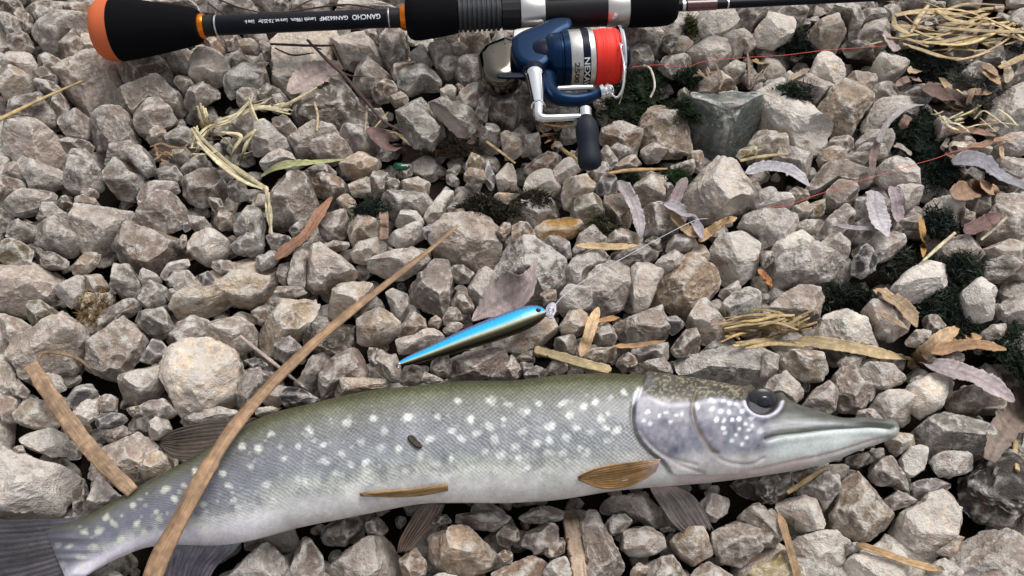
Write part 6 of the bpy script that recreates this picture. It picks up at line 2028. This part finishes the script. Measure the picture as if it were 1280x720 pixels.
# green glass chip
D, T0 = ico(3)
V, T = rock(lambda a: .005 * (1 + .3 * np.cos(a * 2)), .0022, .01, np.random.default_rng(4), 3, .4, 10)
M_GLASS = flat_mat('green_glass', (.01, .10, .055), .15, spec=.6, var=.2, trans=.3)
tag(obj('glass_shard', V + at(501, 207, .004), T, M_GLASS, sharp=25), 'small green glass shard beside the purple-brown willow leaf', 'shard')

# ================================================================== LABELS OF THE STONES
MARKS = [(185,40,"the rod's rear grip"), (128,60,"the orange butt cap"), (300,60,"the rod's lettered blank"), (440,55,"the rod's lettered blank"), (540,60,"the rod's fore grip"), (625,85,"the chrome reel housing"),
 (740,180,"the reel's handle knob"), (675,150,"the reel's crank arm"), (800,115,"the moss behind the spool"), (900,30,"the rod's thin tip"), (1020,20,"the rod's thin tip"), (50,125,"the single straight straw"),
 (290,190,"the knotted straw tuft"), (337,280,"the straw tuft's hanging end"), (390,95,"the broad pinkish leaf"), (430,110,"the forked twig"), (515,195,"the purple-brown leaf"), (380,205,"the yellow-green blade"),
 (385,290,"the rust-brown leaf"), (480,280,"the short reed piece"), (560,150,"the blackish bark strip"), (695,290,"the mustard-yellow stone"), (790,260,"the greyish-mauve willow leaf"), (760,308,"the slim beige leaf"),
 (905,140,"the slate-blue wedge stone"), (900,240,"the large whitish stone"), (970,212,"the arched lilac leaf"), (1100,268,"the wide lilac leaf"), (1040,130,"the jet black moss pad"), (1000,70,"the red line"),
 (1060,235,"the slack red line"), (1150,84,"the wide black moss clump"), (1200,30,"the straw heap"), (1250,110,"the cream leaf"), (1150,165,"the spiky moss clump"), (1235,210,"the bluish-grey leaf"),
 (1230,280,"the wine-red leaf"), (1145,350,"the snow-white stone"), (1180,435,"the crossed tan leaves"), (1210,475,"the long mauve leaf"), (1265,540,"the dull brown leaf"), (1230,600,"the rough black stone"),
 (960,412,"the straw twist"), (1080,435,"the flat straw strip"), (1120,390,"the curving tan leaf"), (640,365,"the leaf under the lure"), (590,430,"the blue lure"), (520,440,"the lure's tail"), (690,390,"the lure's nose"),
 (740,415,"the light tan leaf"), (715,450,"the flat straw strip by the pike"), (850,470,"the pike's gill cover"), (960,480,"the pike's eye"), (1120,540,"the pike's snout tip"), (1040,590,"the pike's lower jaw"),
 (870,640,"the hanging pectoral fin"), (715,680,"the splintered wood chip"), (640,640,"the pike's belly"), (520,670,"the pelvic fin"), (400,665,"the pike's hind belly"), (270,700,"the anal fin"), (985,690,"the brown grass blade"),
 (1125,697,"the tan grass blade"), (250,545,"the dorsal fin"), (100,560,"the short broken reed"), (85,445,"the thin curved stem"), (20,640,"the tail fin"), (180,600,"the pike's tail root"), (430,400,"the long reed"), (350,470,"the long reed"), (520,330,"the long reed's tip"),
 (250,470,"the chalky cream-white stone"), (280,360,"the long sandy cream stone"), (150,390,"the dark mossy pebble"), (60,300,"the mossy olive-brown stone"), (178,255,"the tiny white pebble"), (100,220,"the flat grey slab by the edge")]
SPECIAL = {'U': 'flat-topped slate-blue wedge-shaped stone below the rod tip', 'y': 'mustard-yellow stone lying among grey ones', 'K': 'rough jet-black porous stone beyond the pike\'s snout'}
from collections import Counter, defaultdict
def size_word(A):
    return 'large' if A > 4200 else 'medium-sized' if A > 1700 else 'small'
def shape_word(P):
    q = P - P.mean(0)
    ev = np.sqrt(np.maximum(np.linalg.eigvalsh(np.cov(q.T)), 1e-6))
    r = ev[1] / ev[0]
    return 'elongated' if r > 1.9 else 'oblong' if r > 1.4 else ('blocky' if len(P) <= 5 else 'angular')
info = []
for o, tone, P, ctr, A in stone_objs:
    d = sorted((math.hypot(ctr[0] - m[0], ctr[1] - m[1]), m[2]) for m in MARKS)
    tw_ = TONE[tone][2]
    near = d[0][1]
    if tw_ in near: near = d[1][1]
    second = next((m for _, m in d if m != near), d[1][1])
    info.append((o, f"{size_word(A)} {tw_} {shape_word(P)} stone by {near}", second, tone, A))
cnt = Counter(i[1] for i in info)
for o, l1, second, tone, A in info:
    lab = l1 if cnt[l1] == 1 else f"{l1}, towards {second}"
    if len(lab.split()) > 16: lab = l1
    if tone in SPECIAL: lab = SPECIAL[tone]
    if tone == 'P' and A > 5000 and 'tail' in lab + second: pass
    tag(o, lab, 'stone', 'loose broken stones of the bank')
for o in bpy.data.objects:
    if '_o' in o: del o['_o']
